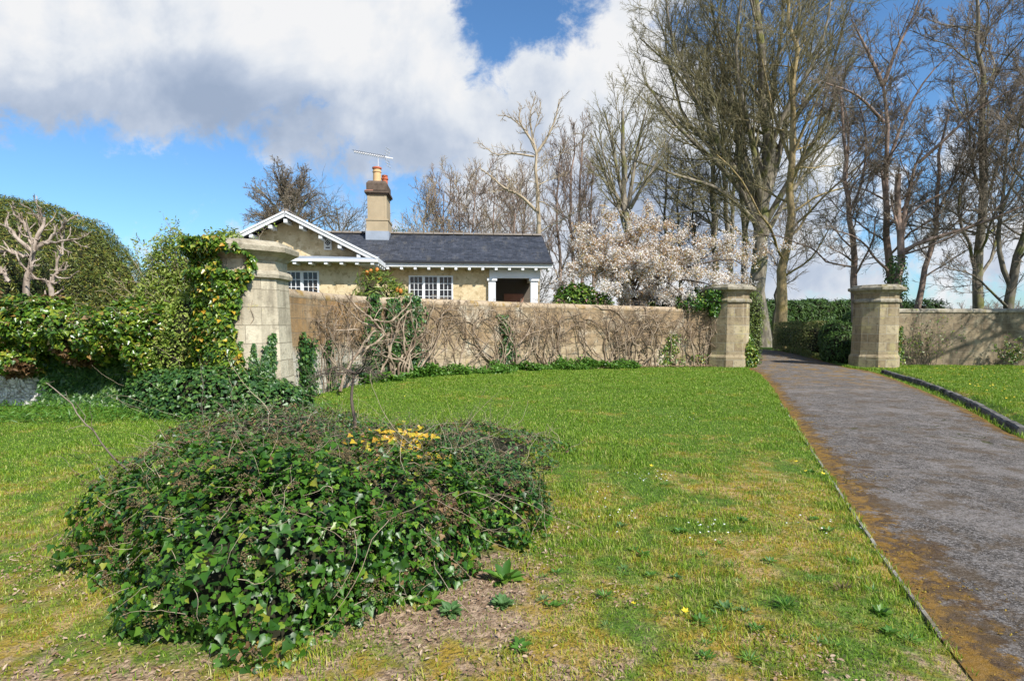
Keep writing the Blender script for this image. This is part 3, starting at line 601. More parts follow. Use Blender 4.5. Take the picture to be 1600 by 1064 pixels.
# broken pediment ledge across the gable
l = MB(); l.prism([(wy-.05, 3.91), (gy, 4.02), (gy, 3.86), (wy-.05, 3.86)], 0, apx-w2-.05, apx+w2+.02); l.build('lead_ledge', M['lead'], house)
l = MB(); l.box(apx-w2-.05, wy-.08, 3.77, apx+w2+.04, wy+.0, 3.855); l.build('fascia', M['white'], house)
l = MB(); l.box(apx+w2-.01, wy+.003, 3.77, apx+w2+.045, e0-.15, 3.93); l.build('fascia', M['white'], house)
l = MB(); l.box(apx-w2, wy+.003, 3.775, apx+w2-.013, gy, 3.81); l.build('soffit', M['white'], house)
for k in range(12):
    x = apx-w2+.1+k*.51; MB().box(x, wy-.04, 3.68, x+.11, gy, 3.768).build('rafter_end', M['white'], house)
for k in range(4):
    y = wy+.3+k*.5; MB().box(gx1, y, 3.68, apx+w2+.03, y+.1, 3.768).build('rafter_end', M['white'], house)
# windows
def window(x0, x1, z0, z1, y, n, rows, cols):
    fr = MB(); fw = .05; fr.box(x0, y-.03, z0, x1, y+.03, z0+fw); fr.box(x0, y-.03, z1-fw, x1, y+.03, z1); cw = (x1-x0)/n
    for i in range(n+1):
        h = .055 if 0 < i < n else .03; xc = min(max(x0+i*cw, x0+.03), x1-.03); fr.box(xc-h, y-.033, z0, xc+h, y+.033, z1)
    root = fr.build('window', M['white'], house); gz = MB()
    for i in range(n):
        a = x0+i*cw+.055; b_ = x0+(i+1)*cw-.055
        for c in range(1, cols): x = a+(b_-a)*c/cols; gz.box(x-.011, y-.022, z0+fw, x+.011, y+.0, z1-fw)
        for r in range(1, rows): z_ = z0+fw+(z1-z0-2*fw)*r/rows; gz.box(a, y-.0195, z_-.011, b_, y+.0, z_+.011)
    sub(root, 'glazing_bars', np.vstack(gz.V), gz.F, M['white'])
    q = MB(); q.box(x0+.01, y+.002, z0+.01, x1-.01, y+.012, z1-.01); sub(root, 'pane', np.vstack(q.V), q.F, M['glass'])
    q = MB(); q.box(x0-.06, y-.1, z0-.07, x1+.06, y+.02, z0-.002); sub(root, 'sill', np.vstack(q.V), q.F, M['cap'])
window(-3.97, -2.27, 2.46, 3.55, 21.985, 3, 4, 3); window(-8.55, -6.83, 2.42, 3.5, 19.885, 3, 4, 3)
# porch
MB().box(-.86, 21.86, 3.47, 1.12, 22.1, 3.82).build('porch_lintel', M['white'], house)
MB().box(.9, 22.102, 3.47, 1.1, 24.6, 3.82).build('porch_lintel', M['white'], house)
for x in (-.9, .75):
    c = MB(); c.box(x, 21.85, 0, x+.28, 22.12, 3.36); c.box(x-.05, 21.8, 3.362, x+.33, 22.17, 3.467); c.box(x-.04, 21.81, 0, x+.32, 22.16, .3); c.build('porch_column', M['white'], house)
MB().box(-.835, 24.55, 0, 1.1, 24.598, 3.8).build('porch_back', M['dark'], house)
c = MB(); c.box(-.1, 24.5, 0, .75, 24.548, 3.0); c.build('door', M['redb'], house)
# alarm box with its black diamond mark
a = MB(); az = 4.42; ax = -6.5; a.box(ax-.13, gy-.09, az-.2, ax+.13, gy-.001, az+.2); AL = a.build('alarm_box', M['plast'], house)
d = MB()
for k in range(4):
    a0, a1 = k*PI/2, (k+1)*PI/2; r1, r2 = .095, .055; P = [(ax+r*math.cos(t), az+.03+r*math.sin(t)) for r, t in ((r1, a0), (r1, a1), (r2, a1), (r2, a0))]; d.prism(P, 1, gy-.096, gy-.0905)
d.prism([(ax-.03, az+.03), (ax, az), (ax+.03, az+.03), (ax, az+.06)], 1, gy-.096, gy-.0905); d.box(ax-.07, gy-.095, az-.15, ax+.07, gy-.0905, az-.11)
sub(AL, 'emblem', np.vstack(d.V), d.F, M['black'])
# chimney
cx, cy = -5.38, 24.35
c = MB(); c.box(cx-.44, cy-.64, 3.9, cx+.44, cy+.64, 6.0); c.box(cx-.38, cy-.58, 6.0, cx+.38, cy+.58, 6.98); c.box(cx-.465, cy-.665, 5.93, cx+.465, cy+.665, 5.995)
for sx in (-1, 1):
    for sy in (-1, 1): c.box(cx+sx*.34-.05, cy+sy*.54-.05, 6.003, cx+sx*.34+.05, cy+sy*.54+.05, 6.95)
CH = c.build('chimney', M['chim'], house)
c = MB(); c.box(cx-.44, cy-.64, 6.982, cx+.44, cy+.64, 7.04); c.box(cx-.49, cy-.69, 7.042, cx+.49, cy+.69, 7.12); sub(CH, 'cornice', np.vstack(c.V), c.F, M['chimtop'])
c = MB(); c.box(cx-.48, cy-.68, 7.122, cx-.14, cy+.0, 7.15); sub(CH, 'red_tile', np.vstack(c.V), c.F, M['redb'])
c = MB(); c.rings([np.array([(cx-sx, cy-sy, z), (cx+sx, cy-sy, z), (cx+sx, cy+sy, z), (cx-sx, cy+sy, z)]) for sx, sy, z in ((.42, .62, 7.155), (.42, .62, 7.44), (.34, .53, 7.55), (.2, .38, 7.59))]); sub(CH, 'chimney_top', np.vstack(c.V), c.F, M['chimtop'])
c = MB(); c.box(cx-.47, cy-.67, 5.0, cx+.47, cy+.3, 5.5); sub(CH, 'flashing', np.vstack(c.V), c.F, M['lead'])
c = MB(); c.lathe((cx-.02, cy-.3, 7.5), [(.19, 0), (.17, .1), (.16, .42), (.185, .44), (.185, .48), (.16, .49), (.16, .56)], 20); P1 = sub(CH, 'chimney_pot', np.vstack(c.V), c.F, M['pot'])
c = MB(); c.lathe((cx-.02, cy-.3, 8.065), [(.17, 0), (.195, .02), (.195, .07), (.15, .09)], 20); sub(CH, 'pot_rim', np.vstack(c.V), c.F, M['potr'])
c = MB(); c.lathe((cx+.2, cy+.4, 7.5), [(.13, 0), (.12, .3), (.15, .33), (.15, .38), (.12, .4), (.13, .5)], 20); sub(CH, 'chimney_pot', np.vstack(c.V), c.F, M['potr'])
# aerial clamped to the chimney
ae = thing('tv_aerial', (cx+.25, cy, 7.5), 'white television aerial pointing left above the chimney pots', 'aerial', rz=0)
def rt(p):  # house rotation
    p = np.array(p, float)-HO; c_, s_ = math.cos(HR), math.sin(HR); return HO+np.array([c_*p[0]-s_*p[1], s_*p[0]+c_*p[1], p[2]])
A = at(553, 237, 24.0); B = at(614, 248, 24.4); d = B-A; ms = A+d*.62
mp = rt((cx+.12, cy-.1, 8.0)); mb = MB(); mb.beam((ms[0], ms[1], 7.5), ms, .035, .035); mb.build('mast', M['alu'], ae)
mb = MB(); mb.beam(A, B, .05, .05); mb.build('boom', M['alu'], ae); el = MB(); px_ = np.array([.25, .97, 0])
for k in range(15):
    c_ = A+d*(.02+.78*k/14); el.beam(c_-px_*.16+np.array([0, 0, .03]), c_+px_*.16+np.array([0, 0, .03]), .014, .014); el.beam(c_-np.array([0, 0, .07]), c_+np.array([0, 0, .04]), .012, .012)
el.build('elements', M['wire'], ae); rf = MB(); c_ = A+d*.82
for s_ in (-1, 1):
    for q in (.12, .24, .36): rf.beam(c_+d*.02*q*8-px_*.22+np.array([0, 0, s_*q]), c_+d*.02*q*8+px_*.22+np.array([0, 0, s_*q]), .014, .014)
    rf.beam(c_, c_+d*.05+np.array([0, 0, s_*.38]), .014, .014); rf.beam(c_+px_*.2, c_+px_*.2+d*.05+np.array([0, 0, s_*.38]), .012, .012)
rf.build('reflector', M['alu'], ae)
# ------------------------------------------------------------------ foreground ivy mound
rs = RS(11)
def shrub(name, label, cat, base, blobs, n, tmpl, mat, s0, s1, p=2.3, amp=.15, sc=1.6, seed=1, shell=.12, jit=.5, up=.3, down=.6, core=.8, zmin=0.02, filt=None, corem=None, group=None):
    root = thing(name, base, label, cat, group)
    if core: V, F = blob_core(blobs, core, p, amp, sc, seed); mesh_obj('inner_stems', V, F, corem or M['core'], root, smooth=True)
    P, Nn = blob_pts(rs, blobs, n, p, amp, sc, seed, shell, zmin)
    if filt is not None: k = filt(P); P = P[k]; Nn = Nn[k]
    V, F = leaves(rs, P, Nn, tmpl, s0, s1, jit, up, down); mesh_obj('foliage', V, F, mat, root, smooth=True)
    return root, P, Nn
def twigs(root, name, mat, P, Nn, n, L, r, K=6, w=.35, trop=0, sides=3, out=.5):
    k = rs.randint(0, len(P), n); D = nrm(rs.normal(0, 1, (n, 3))*np.array([1, 1, .5])+Nn[k]*out)
    A, R = grow(rs, P[k]+Nn[k]*.01, D, rs.uniform(L*.4, L*1.3, n), rs.uniform(r*.6, r*1.2, n), K, w, trop, .4)
    A[..., 2] = np.maximum(A[..., 2], .03); V, F = tubes([(A, R, sides)]); o = mesh_obj(name, V, F, mat, root, smooth=True); return tag(o, kind='stuff') if n > 100 else o
MB1 = [((-1.42, 3.45, .14), (.8, .8, .6)), ((-.98, 3.85, .08), (.8, .85, .6)), ((-.5, 4.9, 0), (.72, 1.25, .44)), ((-2.15, 4.45, .08), (.95, 1.05, .6)), ((-1.3, 5.3, 0), (1.25, 1.3, .56)), ((-1.75, 3.9, .1), (.78, .75, .68))]
root = thing('ivy_bush', (-1.6, 4.8, 0), 'large glossy ivy mound with dry twigs in the middle of the front lawn', 'bush')
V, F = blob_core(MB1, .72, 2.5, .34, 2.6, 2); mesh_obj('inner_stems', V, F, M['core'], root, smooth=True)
P, Nn = blob_pts(rs, MB1, 78000, 2.5, .34, 2.6, 2, .2, .02)
hole = fbm(P*2.6, 31, 2); keep = (hole > -.26) | (rs.rand(len(P)) < .12); P = P[keep]; Nn = Nn[keep]
right = (P[:, 0] > -.75+(.1*fbm(P*3, 5))) & (P[:, 1] > 4.6)
brown = (fbm(P*2.2, 44, 2)+.3*rs.normal(0, 1, len(P)) > .62)
yel = (np.hypot(P[:, 0]+1.05, (P[:, 1]-6.3)*.7)+.25*fbm(P*5, 3) < .33)
a = ~right & ~brown & ~yel
V, F = place(IVY, P[a], nrm(Nn[a]+np.array([0, 0, .35])+rs.normal(0, .6, P[a].shape)), rs.normal(0, .5, P[a].shape)+np.array([0, 0, -.6]), .018+.048*rs.rand(a.sum())**1.6); mesh_obj('foliage', V, F, M['ivy'], root, smooth=True)
k = right & ~yel; q = np.repeat(P[k], 2, 0)+rs.normal(0, .03, (2*k.sum(), 3)); V, F = leaves(rs, q, np.repeat(Nn[k], 2, 0), IVY, .022, .05, .5, .35, .5); mesh_obj('small_foliage', V, F, M['ivys'], root, smooth=True)
k = brown; V, F = leaves(rs, P[k], Nn[k], IVY, .018, .045, .9, .2, .5); mesh_obj('brown_leaves', V, F, M['ivyb'], root)
q = np.array([-1.12, 5.35, .55])+rs.normal(0, 1, (260, 3))*np.array([.2, .3, .05]); q = q[fbm(q*6, 3, 2) > -.12]; q = np.vstack([q, np.array([-.72, 4.9, .5])+rs.normal(0, 1, (60, 3))*np.array([.12, .12, .03])]); V, F = leaves(rs, q, np.tile([0, -.4, 1.], (len(q), 1)), IVY, .035, .075, .6, .2, .6); mesh_obj('yellow_leaves', V, F, M['yell'], root)
twigs(root, 'dry_stems', M['tw_p'], P, Nn, 420, .3, .0024, 8, .3, -.02)
kk = P[:, 1] > 4.4; twigs(root, 'dry_stems', M['tw_b'], P[kk], Nn[kk], 650, .26, .0022, 8, .4, .0)
kk = (P[:, 0] > -1) & (P[:, 2] > .2); twigs(root, 'trailing_stems', M['tw_p'], P[kk], Nn[kk], 60, .8, .0028, 12, .2, -.06, out=.3)
# woody clumps where the ivy has been cut
for (u, v, Yd) in ((305, 850, 3.3), (400, 780, 3.9), (592, 800, 3.8), (470, 760, 4.2), (360, 790, 4.0), (690, 800, 4.4)):
    c = at(u, v, Yd); n_ = 34; D = nrm(rs.normal(0, 1, (n_, 3))+np.array([0, -.3, .1])); A, R = grow(rs, np.tile(c, (n_, 1))+rs.normal(0, .04, (n_, 3)), D, rs.uniform(.1, .34, n_), np.full(n_, .006), 6, .25, 0, .5)
    V, F = tubes([(A, R, 4)]); mesh_obj('cut_stems', V, F, M['tw_p'], root, smooth=True)
# seed heads: umbels of little berries
def umbels(root, P, Nn, n, m=18, s=.045, b=.008):
    k = rs.randint(0, len(P), n); c = P[k]+Nn[k]*.03; d = nrm(rs.normal(0, 1, (n, m, 3))+Nn[k][:, None]*.6); pts = (c[:, None]+d*s*rs.uniform(.6, 1, (n, m, 1))).reshape(-1, 3)
    oc = np.array([(1, 0, 0), (0, 1, 0), (-1, 0, 0), (0, -1, 0), (0, 0, 1), (0, 0, -1)], float); of = np.array([(0, 1, 4), (1, 2, 4), (2, 3, 4), (3, 0, 4), (1, 0, 5), (2, 1, 5), (3, 2, 5), (0, 3, 5)])
    V = pts[:, None]+oc[None]*b*rs.uniform(.6, 1.1, (len(pts), 1, 1)); F = of[None]+(np.arange(len(pts))*6)[:, None, None]
    mesh_obj('seed_heads', V.reshape(-1, 3), F.reshape(-1, 3), M['umbel'], root)
kk = P[:, 2] > .12; umbels(root, P[kk], Nn[kk]*1.6, 700, 26, .034, .0058)
BUSHP = MB1
# low ground ivy and dead stems behind the mound
gi = [((-2.6, 7.2, -.1), (2.1, 1.9, .42)), ((-.7, 7.3, -.1), (1.35, 1.7, .38)), ((-3.9, 9.0, -.1), (1.5, 1.5, .35))]
root, P, Nn = shrub('ivy_bush', 'low sprawling ivy and dead stems behind the big ivy mound', 'bush', (-2.0, 7.2, 0), gi, 11000, IVY, M['ivys'], .03, .07, amp=.25, sc=1.5, seed=6, core=.7, jit=.6, shell=.1)
twigs(root, 'dry_stems', M['tw_b'], P, Nn, 700, .35, .003, 8, .35, .0); twigs(root, 'dry_stems', M['tw_p'], P, Nn, 160, .5, .003, 9, .25, .02)
k = rs.randint(0, len(P), 2200); V, F = leaves(rs, P[k]+rs.normal(0, .03, (2200, 3)), Nn[k], OVAL, .03, .07, .8, .2, .4); mesh_obj('brown_leaves', V, F, M['ivyb'], root)
# dead umbrella-like sapling and long arching dead stems
def sapling(label, base, h, seed):
    r2 = RS(seed); root = thing('dead_sapling', base, label, 'sapling'); b = np.array(base, float)
    tr = np.array([b, b+(.02, 0, h*.3), b+(-.03, .02, h*.62), b+(.02, 0, h)]); P = catmull(tr, 9)[None]; R = np.linspace(.028, .017, 9)[None]; n_ = 9
    A = grow(r2, np.tile(b+(.02, 0, h), (n_, 1)), nrm(np.stack([np.cos(np.arange(n_)*2*PI/n_), np.sin(np.arange(n_)*2*PI/n_)*.8, r2.uniform(.1, .6, n_)], 1)), r2.uniform(.5, .95, n_), np.full(n_, .011), 8, .22, -.07, .3)
    V, F = tubes([(P, R, 8), (A[0], A[1], 6)]); mesh_obj('trunk', V, F, M['tw_d'], root, smooth=True); st = []; cur = A
    for n2, lr, rr in ((8, .5, .5), (5, .5, .6)):
        q = spawn(r2, cur[0], cur[1], n2, .15, 1, 45, 15, lr, rr, .0025); cur = grow(r2, *q, 6, .25, -.02, .5); st.append((cur[0], cur[1], 3))
    V, F = tubes(st); mesh_obj('crown', V, F, M['tw_b'], root, smooth=True)
sapling('small dead sapling with an umbrella of bare twigs rising behind the ivy mound', (-2.22, 7.9, 0), .98, 3)
def arch(label, pts, r, seed, mat):
    r2 = RS(seed); P = catmull(pts, 12)[None]+r2.normal(0, .01, (1, 12, 3)); R = np.linspace(r, r*.4, 12)[None]; q = spawn(r2, P, R, 9, .2, 1, 40, 15, .22, .6, .002); A = grow(r2, *q, 5, .25, .02, .5)
    V, F = tubes([(P, R, 5), (A[0], A[1], 3)]); o = mesh_obj('dead_weed', V, F, mat, None, smooth=True, org=pts[0]); tag(o, label, 'dead weed')
arch('long bare dead stem leaning out of the bush towards the far left', [at(205, 745, 6.0), at(150, 680, 6.2), at(105, 625, 6.3), at(72, 598, 6.4)], .012, 5, M['tw_b'])
arch('thin pale dead stem slanting up beside the corner pier', [at(432, 655, 9), at(405, 625, 9), at(378, 597, 9.2), at(355, 560, 9.4)], .007, 6, M['tw_p'])
arch('thin brown upright dead stem with curled leaves left of the sapling', [at(322, 690, 8.2), at(316, 640, 8.3), at(318, 600, 8.3), at(312, 560, 8.4)], .006, 7, M['tw_b'])
# ------------------------------------------------------------------ ivy hedge over the left wall
def y_at(x): return np.interp(x, LP[:, 0], LP[:, 1])
hb = []
for x, zc, rx, ry, rz in ((-5.9, 1.2, .7, .5, .6), (-6.6, 1.5, .75, .65, .6), (-7.5, 1.62, .8, .85, .55), (-8.3, 1.4, .85, .95, .55), (-9.2, 1.62, .9, .85, .6), (-10.0, 1.45, .8, 1.0, .55), (-10.8, 1.85, .9, .8, .7), (-11.9, 1.6, 1.0, 1.0, .75), (-13.2, 1.9, 1.4, .9, .8), (-7.0, 1.1, .5, .75, .5), (-9.6, 1.05, .5, .8, .4)):
    hb.append(((x, y_at(x)-.12, zc), (rx, ry, rz)))
root = thing('ivy_hedge', (-8.8, 11.2, 0), 'thick overhanging ivy hedge crowning the whitewashed wall at the left', 'hedge')
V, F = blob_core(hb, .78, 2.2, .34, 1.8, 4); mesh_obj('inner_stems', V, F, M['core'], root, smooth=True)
P, Nn = blob_pts(rs, hb, 46000, 2.2, .34, 1.8, 4, .18, .4)
br = (fbm(P*1.3, 17, 2)+.5*fbm(P*5, 3) > .3); V, F = leaves(rs, P[~br], Nn[~br], IVY, .045, .105, .6, .35, .6); mesh_obj('foliage', V, F, M['ivyh'], root, smooth=True)
V, F = leaves(rs, P[br], Nn[br], IVY, .05, .11, .8, .2, .5); mesh_obj('brown_leaves', V, F, M['ivyb'], root)
kk = P[:, 2] > 1.6; umbels(root, P[kk], Nn[kk], 300, 14, .05, .012); twigs(root, 'dry_stems', M['tw_p'], P[kk], Nn[kk], 120, .5, .006, 6, .3, .03)
# flat ivy clothing the wall below
n_ = 15000; x = rs.uniform(-11.2, -4.6, n_); z = rs.rand(n_)**1.0*1.15; left = sst(-9.75, -9.05, x+.45*fbm(v3(x*2, z*2), 8)); k = rs.rand(n_) < left*1.0; x = x[k]; z = z[k]; off = .08+.28*np.exp(-z*2.2)+.08*fbm(v3(x*2, z*2), 3)
P = v3(x, y_at(x)-off, z); V, F = leaves(rs, P, np.tile([0, -1, .15], (len(P), 1)), IVY, .055, .11, .35, .2, .8); o = mesh_obj('foliage', V, F, M['ivys'], root, smooth=True)
o.name = 'wall_foliage'
# ------------------------------------------------------------------ ivy on the corner pier and at its foot
root = thing('climbing_ivy', (-5.4, 10.4, 0), 'climbing ivy wrapping the left side and top of the corner pier', 'ivy')
def pier_r(a, z):  # octagon radius
    c = np.cos(PI/8)/np.cos(((a+PI/8*0) % (PI/4))-PI/8); return .79*c+np.where(z > 2.85, np.minimum((z-2.85)*1.5, .22), 0)+np.where((z > 2.5) & (z < 2.66), .06, 0)
n_ = 34000; a = rs.uniform(PI*.75, PI*1.85, n_); z = rs.uniform(0, 3.2, n_)
ang_lim = np.interp(z, [0, .5, .9, 1.3, 1.7, 2.1, 2.5, 2.8, 3.0, 3.3], [1.8, 1.74, 1.62, 1.53, 1.53, 1.6, 1.68, 1.72, 1.66, 1.5])*PI
k = a < ang_lim+.28*fbm(v3(a*3, z*2.2), 4)+.1*fbm(v3(a*9, z*7), 6)
k &= ~((z > 2.62) & (z < 2.95) & (a > PI*1.46) & (a < PI*1.66) & (fbm(v3(a*5, z*5), 9) > -.35)); k &= ~((a > PI*1.55) & (z > 2.96) & (fbm(v3(a*7, z*2), 19) < .25))
a = a[k]; z = z[k]; r = pier_r(a, np.minimum(z, 3.1))+rs.uniform(.02, .16, len(a))*(1+.7*fbm(v3(a*3, z*3), 12))*np.where(z > 2.85, .4, 1); P = v3(-5.12+r*np.cos(a), 11.0+r*np.sin(a), z)
V, F = leaves(rs, P, np.stack([np.cos(a), np.sin(a), .2+0*a], 1), IVY, .05, .105, .45, .3, .7); mesh_obj('foliage', V, F, M['ivyh'], root, smooth=True)
k = rs.randint(0, len(P), 300); k = k[P[k, 2] > 1]; V, F = leaves(rs, P[k]*1.0+np.array([0, -.05, 0]), np.tile([0, -1, .3], (len(k), 1)), IVY, .06, .09, .5, .3, .7); mesh_obj('yellow_leaves', V, F, M['yell'], root)
st = []
for k in range(14):
    a0 = rs.uniform(PI*1.1, PI*1.6); zz_ = np.linspace(0, rs.uniform(1.2, 2.8), 14); aa = a0+np.cumsum(rs.normal(0, .06, 14)); rr = pier_r(aa, zz_)+.03; st.append(np.stack([-5.12+rr*np.cos(aa), 11+rr*np.sin(aa), zz_], 1))
V, F = tubes([(np.array(st), np.tile(np.linspace(.014, .005, 14), (14, 1)), 5)]); mesh_obj('stems', V, F, M['vine'], root, smooth=True)
# ivy mass round the foot of the pier and tongues climbing its face
foot = [((-5.3, 10.2, 0), (1.2, .75, .95)), ((-4.5, 10.4, 0), (.75, .8, .72)), ((-6.4, 10.75, 0), (.9, .6, .9))]
root, P, Nn = shrub('ground_ivy', 'dark ivy mass spreading round the foot of the corner pier', 'ivy', (-5.0, 10.3, 0), foot, 13000, IVY, M['ivys'], .045, .095, amp=.2, seed=8, core=.78, shell=.1)
twigs(root, 'dry_stems', M['tw_p'], P, Nn, 60, .6, .005, 8, .2, .05)
tg = []; Tn = []
for (a0, h) in ((1.5, 1.3), (1.56, 1.15), (1.6, 1.38), (1.64, 1.1), (1.68, 1.3), (1.72, 1.0), (1.755, 1.25), (1.8, 1.45), (1.84, 1.5)):
    m_ = 420; z = rs.rand(m_)**1.3*h; aa = a0*PI+rs.normal(0, 1, m_)*(.12*(1-z/h)+.02); r = pier_r(aa, z)+rs.uniform(.02, .07, m_); tg.append(v3(-5.12+r*np.cos(aa), 11+r*np.sin(aa), z)); Tn.append(np.stack([np.cos(aa), np.sin(aa), .1+0*aa], 1))
V, F = leaves(rs, np.vstack(tg), np.vstack(Tn), IVY, .04, .08, .35, .2, .8); mesh_obj('climbing_shoots', V, F, M['ivys'], root, smooth=True)
# ------------------------------------------------------------------ growth on the curved wall
def wall_ivy(label, cols, mat, s0=.045, s1=.09, name='climbing_ivy'):
    Ps = []; Ns = []
    for (u, z0, z1, wd, n) in cols:
        s0_ = s_at(u); z = rs.uniform(z0, z1, n); ph = rs.uniform(0, 6); s = s0_+rs.normal(0, 1, n)*wd*(1.15-.5*(z-z0)/(z1-z0))+.12*np.sin(z*3+ph); P_, N_ = onwall(s, z, rs.uniform(.02, .14, n)); k = fbm(P_*2.5, 14, 2) > -.28; Ps.append(P_[k]); Ns.append(v3(N_[k][:, 0], N_[k][:, 1], .15+0*N_[k][:, 0]))
    P_ = np.vstack(Ps); N_ = np.vstack(Ns); root = thing(name, (*P_.mean(0)[:2], 0), label, 'ivy'); V, F = leaves(rs, P_, N_, IVY, s0, s1, .4, .25, .8); mesh_obj('foliage', V, F, mat, root, smooth=True); return root
wall_ivy('dense dark ivy growing up behind the tangled vine on the left of the curved wall', [(578, 0, 2.2, .2, 1300), (612, 0, 2.4, .28, 2300), (640, .0, 2.5, .22, 1900), (592, 1.2, 2.5, .3, 700)], M['ivys'], .06, .115)
wall_ivy('thin ivy tongue climbing the wall just right of the corner pier', [(480, 0, 1.35, .22, 700), (470, 0, 1.5, .1, 300)], M['ivys'])
wall_ivy('sparse broken ivy strip on the pale lower wall', [(512, 0, 1.3, .14, 420), (545, 0, .7, .35, 330)], M['ivys'])
wall_ivy('narrow ivy column in the middle of the curved wall', [(788, .3, 2.0, .13, 560), (792, .5, 1.2, .2, 200)], M['ivys'], .05, .09)
wall_ivy('small light green ivy tuft low on the wall near the gate pier', [(1047, 0, 1.3, .22, 420), (1085, 0, .5, .4, 260)], M['ivyh'], .04, .08)
def vine(label, u, seed, main, h=2.1, spread=.7, twn=10, rad=.03, den=2, lean=0, twl=.55, off0=.05, top=None):
    r2 = RS(seed); s0_ = s_at(u); root = thing('climbing_vine', (*onwall([s0_], [0], [.1])[0][0][:2], 0), label, 'vine'); N = main+8; D = np.stack([r2.normal(lean, spread, N), np.ones(N), np.zeros(N)], 1)   # (s, z, offset) space
    P0 = np.stack([s0_+r2.uniform(-.8, .8, N), np.zeros(N), np.full(N, off0)], 1); P_ = np.empty((N, 18, 3)); P_[:, 0] = P0; d = nrm(D); L = h*r2.uniform(.95, 1.7, N); st = (L/17)[:, None]
    for k in range(1, 18):
        hi = sst(.45*h, h, P_[:, k-1, 1]); d = nrm(d+r2.normal(0, .32, d.shape)*np.array([1, .8, .6])+np.stack([.0*hi, .16-.34*hi, 0*hi], 1)); P_[:, k] = P_[:, k-1]+d*st
        P_[:, k, 2] = np.clip(P_[:, k, 2], .03, .3); P_[:, k, 1] = np.clip(P_[:, k, 1], .02, 2.45)
    R = 1.0*rad*r2.uniform(.45, 1, N)[:, None]*(1-.62*np.linspace(0, 1, 18))[None]; sets = [(P_, R)]; cur = (P_, R)
    for n2, lr, rr, K in ((5, .42, .55, 9), (4, .5, .6, 7), (2, .6, .8, 5)):
        q = spawn(r2, cur[0], cur[1], n2, .3 if K == 9 else .1, 1, 50, 20, lr, rr, .0055); q[1][:, 2] *= .45; A, Ra = grow(r2, q[0], q[1], q[2], q[3], K, .24, .0, .5); A[..., 2] = np.clip(A[..., 2], .015, .28); A[..., 1] = np.clip(A[..., 1], .02, 2.55); cur = (A, Ra); sets.append(cur)
    def mp(A): q, _ = onwall(A[..., 0].ravel(), A[..., 1].ravel(), A[..., 2].ravel()); return q.reshape(A.shape)
    sm = [(mp(a), r, 7 if i < 1 else 4 if i < 2 else 3) for i, (a, r) in enumerate(sets)]
    V, F = tubes(sm[:2]); mesh_obj('stems', V, F, M['vine'], root, smooth=True); V, F = tubes(sm[2:]); mesh_obj('twigs', V, F, M['vine2'], root, smooth=True); return root
vine('spidery bare vine on the orange stones right of the corner pier', 520, 21, 5, 1.9, .5, 6, .018, .1)
r_ = vine('thick tangled bare vine with pale twisting limbs arching over the ivy', 612, 22, 9, 2.3, .8, 9, .04, 0, off0=.2)
vine('bare vine fanning over the wall below the long window', 690, 23, 6, 2.0, .7, 9, .026, 0)
vine('bare vine with dark crossing stems below the porch columns', 775, 24, 9, 2.1, .55, 9, .034, .0)
vine('bushy bare vine in the middle of the wall with dense dry twigs', 860, 25, 8, 2.0, .6, 10, .028)
vine('bare vine with stems leaning left on the middle right of the wall', 945, 26, 8, 1.9, .6, 9, .03, -.3)
vine('upright bare vine stems under the blossom tree', 1000, 27, 8, 2.1, .5, 9, .032)
vine('last bare vine on the wall beside the left gate pier', 1085, 28, 9, 2.0, .6, 9, .03, .1)
# limbs of the big vine that stand free of the wall
def limb(root, pts, r0, r1, mat, seed, n=8, lr=.35):
    r2 = RS(seed); P_ = catmull(pts, 16)[None]; P_ = P_+r2.normal(0, .012, P_.shape); R = np.linspace(r0, r1, 16)[None]; a = spawn(r2, P_, R, n, .15, 1, 50, 18, lr, .5, .004); A = grow(r2, *a, 8, .22, .03, .4); b_ = spawn(r2, A[0], A[1], 6, .1, 1, 45, 18, .5, .5, .003); B_ = grow(r2, *b_, 6, .22, .03, .5)
    V, F = tubes([(P_, R, 8), (A[0], A[1], 5), (B_[0], B_[1], 3)]); mesh_obj('stems', V, F, mat, root, smooth=True)
for i, (pts, a, b_) in enumerate((([(553, 560, 14), (572, 545, 14.2), (600, 520, 14.6), (560, 500, 14.4), (530, 470, 14)], .035, .02), ([(600, 520, 14.6), (580, 498, 14.4), (556, 478, 14.2), (540, 458, 14.2)], .035, .015), ([(584, 500, 14.4), (610, 502, 14.8), (635, 480, 15.1), (645, 460, 15.2)], .03, .014), ([(533, 612, 12.6), (538, 585, 12.9), (556, 555, 13.4), (585, 515, 14.2)], .035, .025), ([(538, 585, 12.9), (512, 555, 12.6), (500, 540, 12.5)], .02, .01), ([(560, 515, 14.2), (520, 515, 13.4), (490, 500, 12.8), (466, 478, 12.4)], .022, .01))):
    limb(r_, [at(*p) for p in pts], a, b_, M['vine'], 60+i)
# ------------------------------------------------------------------ plants behind the wall and at the left
yb = [((-13.95, 15.2, 1.0), (3.65, 3.5, 3.95))]
root = thing('yew_topiary', (-13.3, 15.2, 0), 'huge dome of clipped yew rising above the hedge at the far left', 'topiary')
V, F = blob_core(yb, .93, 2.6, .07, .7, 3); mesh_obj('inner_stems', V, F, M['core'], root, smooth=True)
P, Nn = blob_pts(rs, yb, 150000, 2.6, .07, .7, 3, .06, .6); k = ((P[:, :2]-np.array([-14.1, 15.2]))@np.array([.68, -.73]) > -1.0); P = P[k]; Nn = Nn[k]; q = fbm(P*4, 2, 2); P = P+Nn*(q*.12)[:, None]; V, F = leaves(rs, P, Nn, NEEDLE, .06, .125, .8, .5, -.2); mesh_obj('foliage', V, F, M['yew'], root)
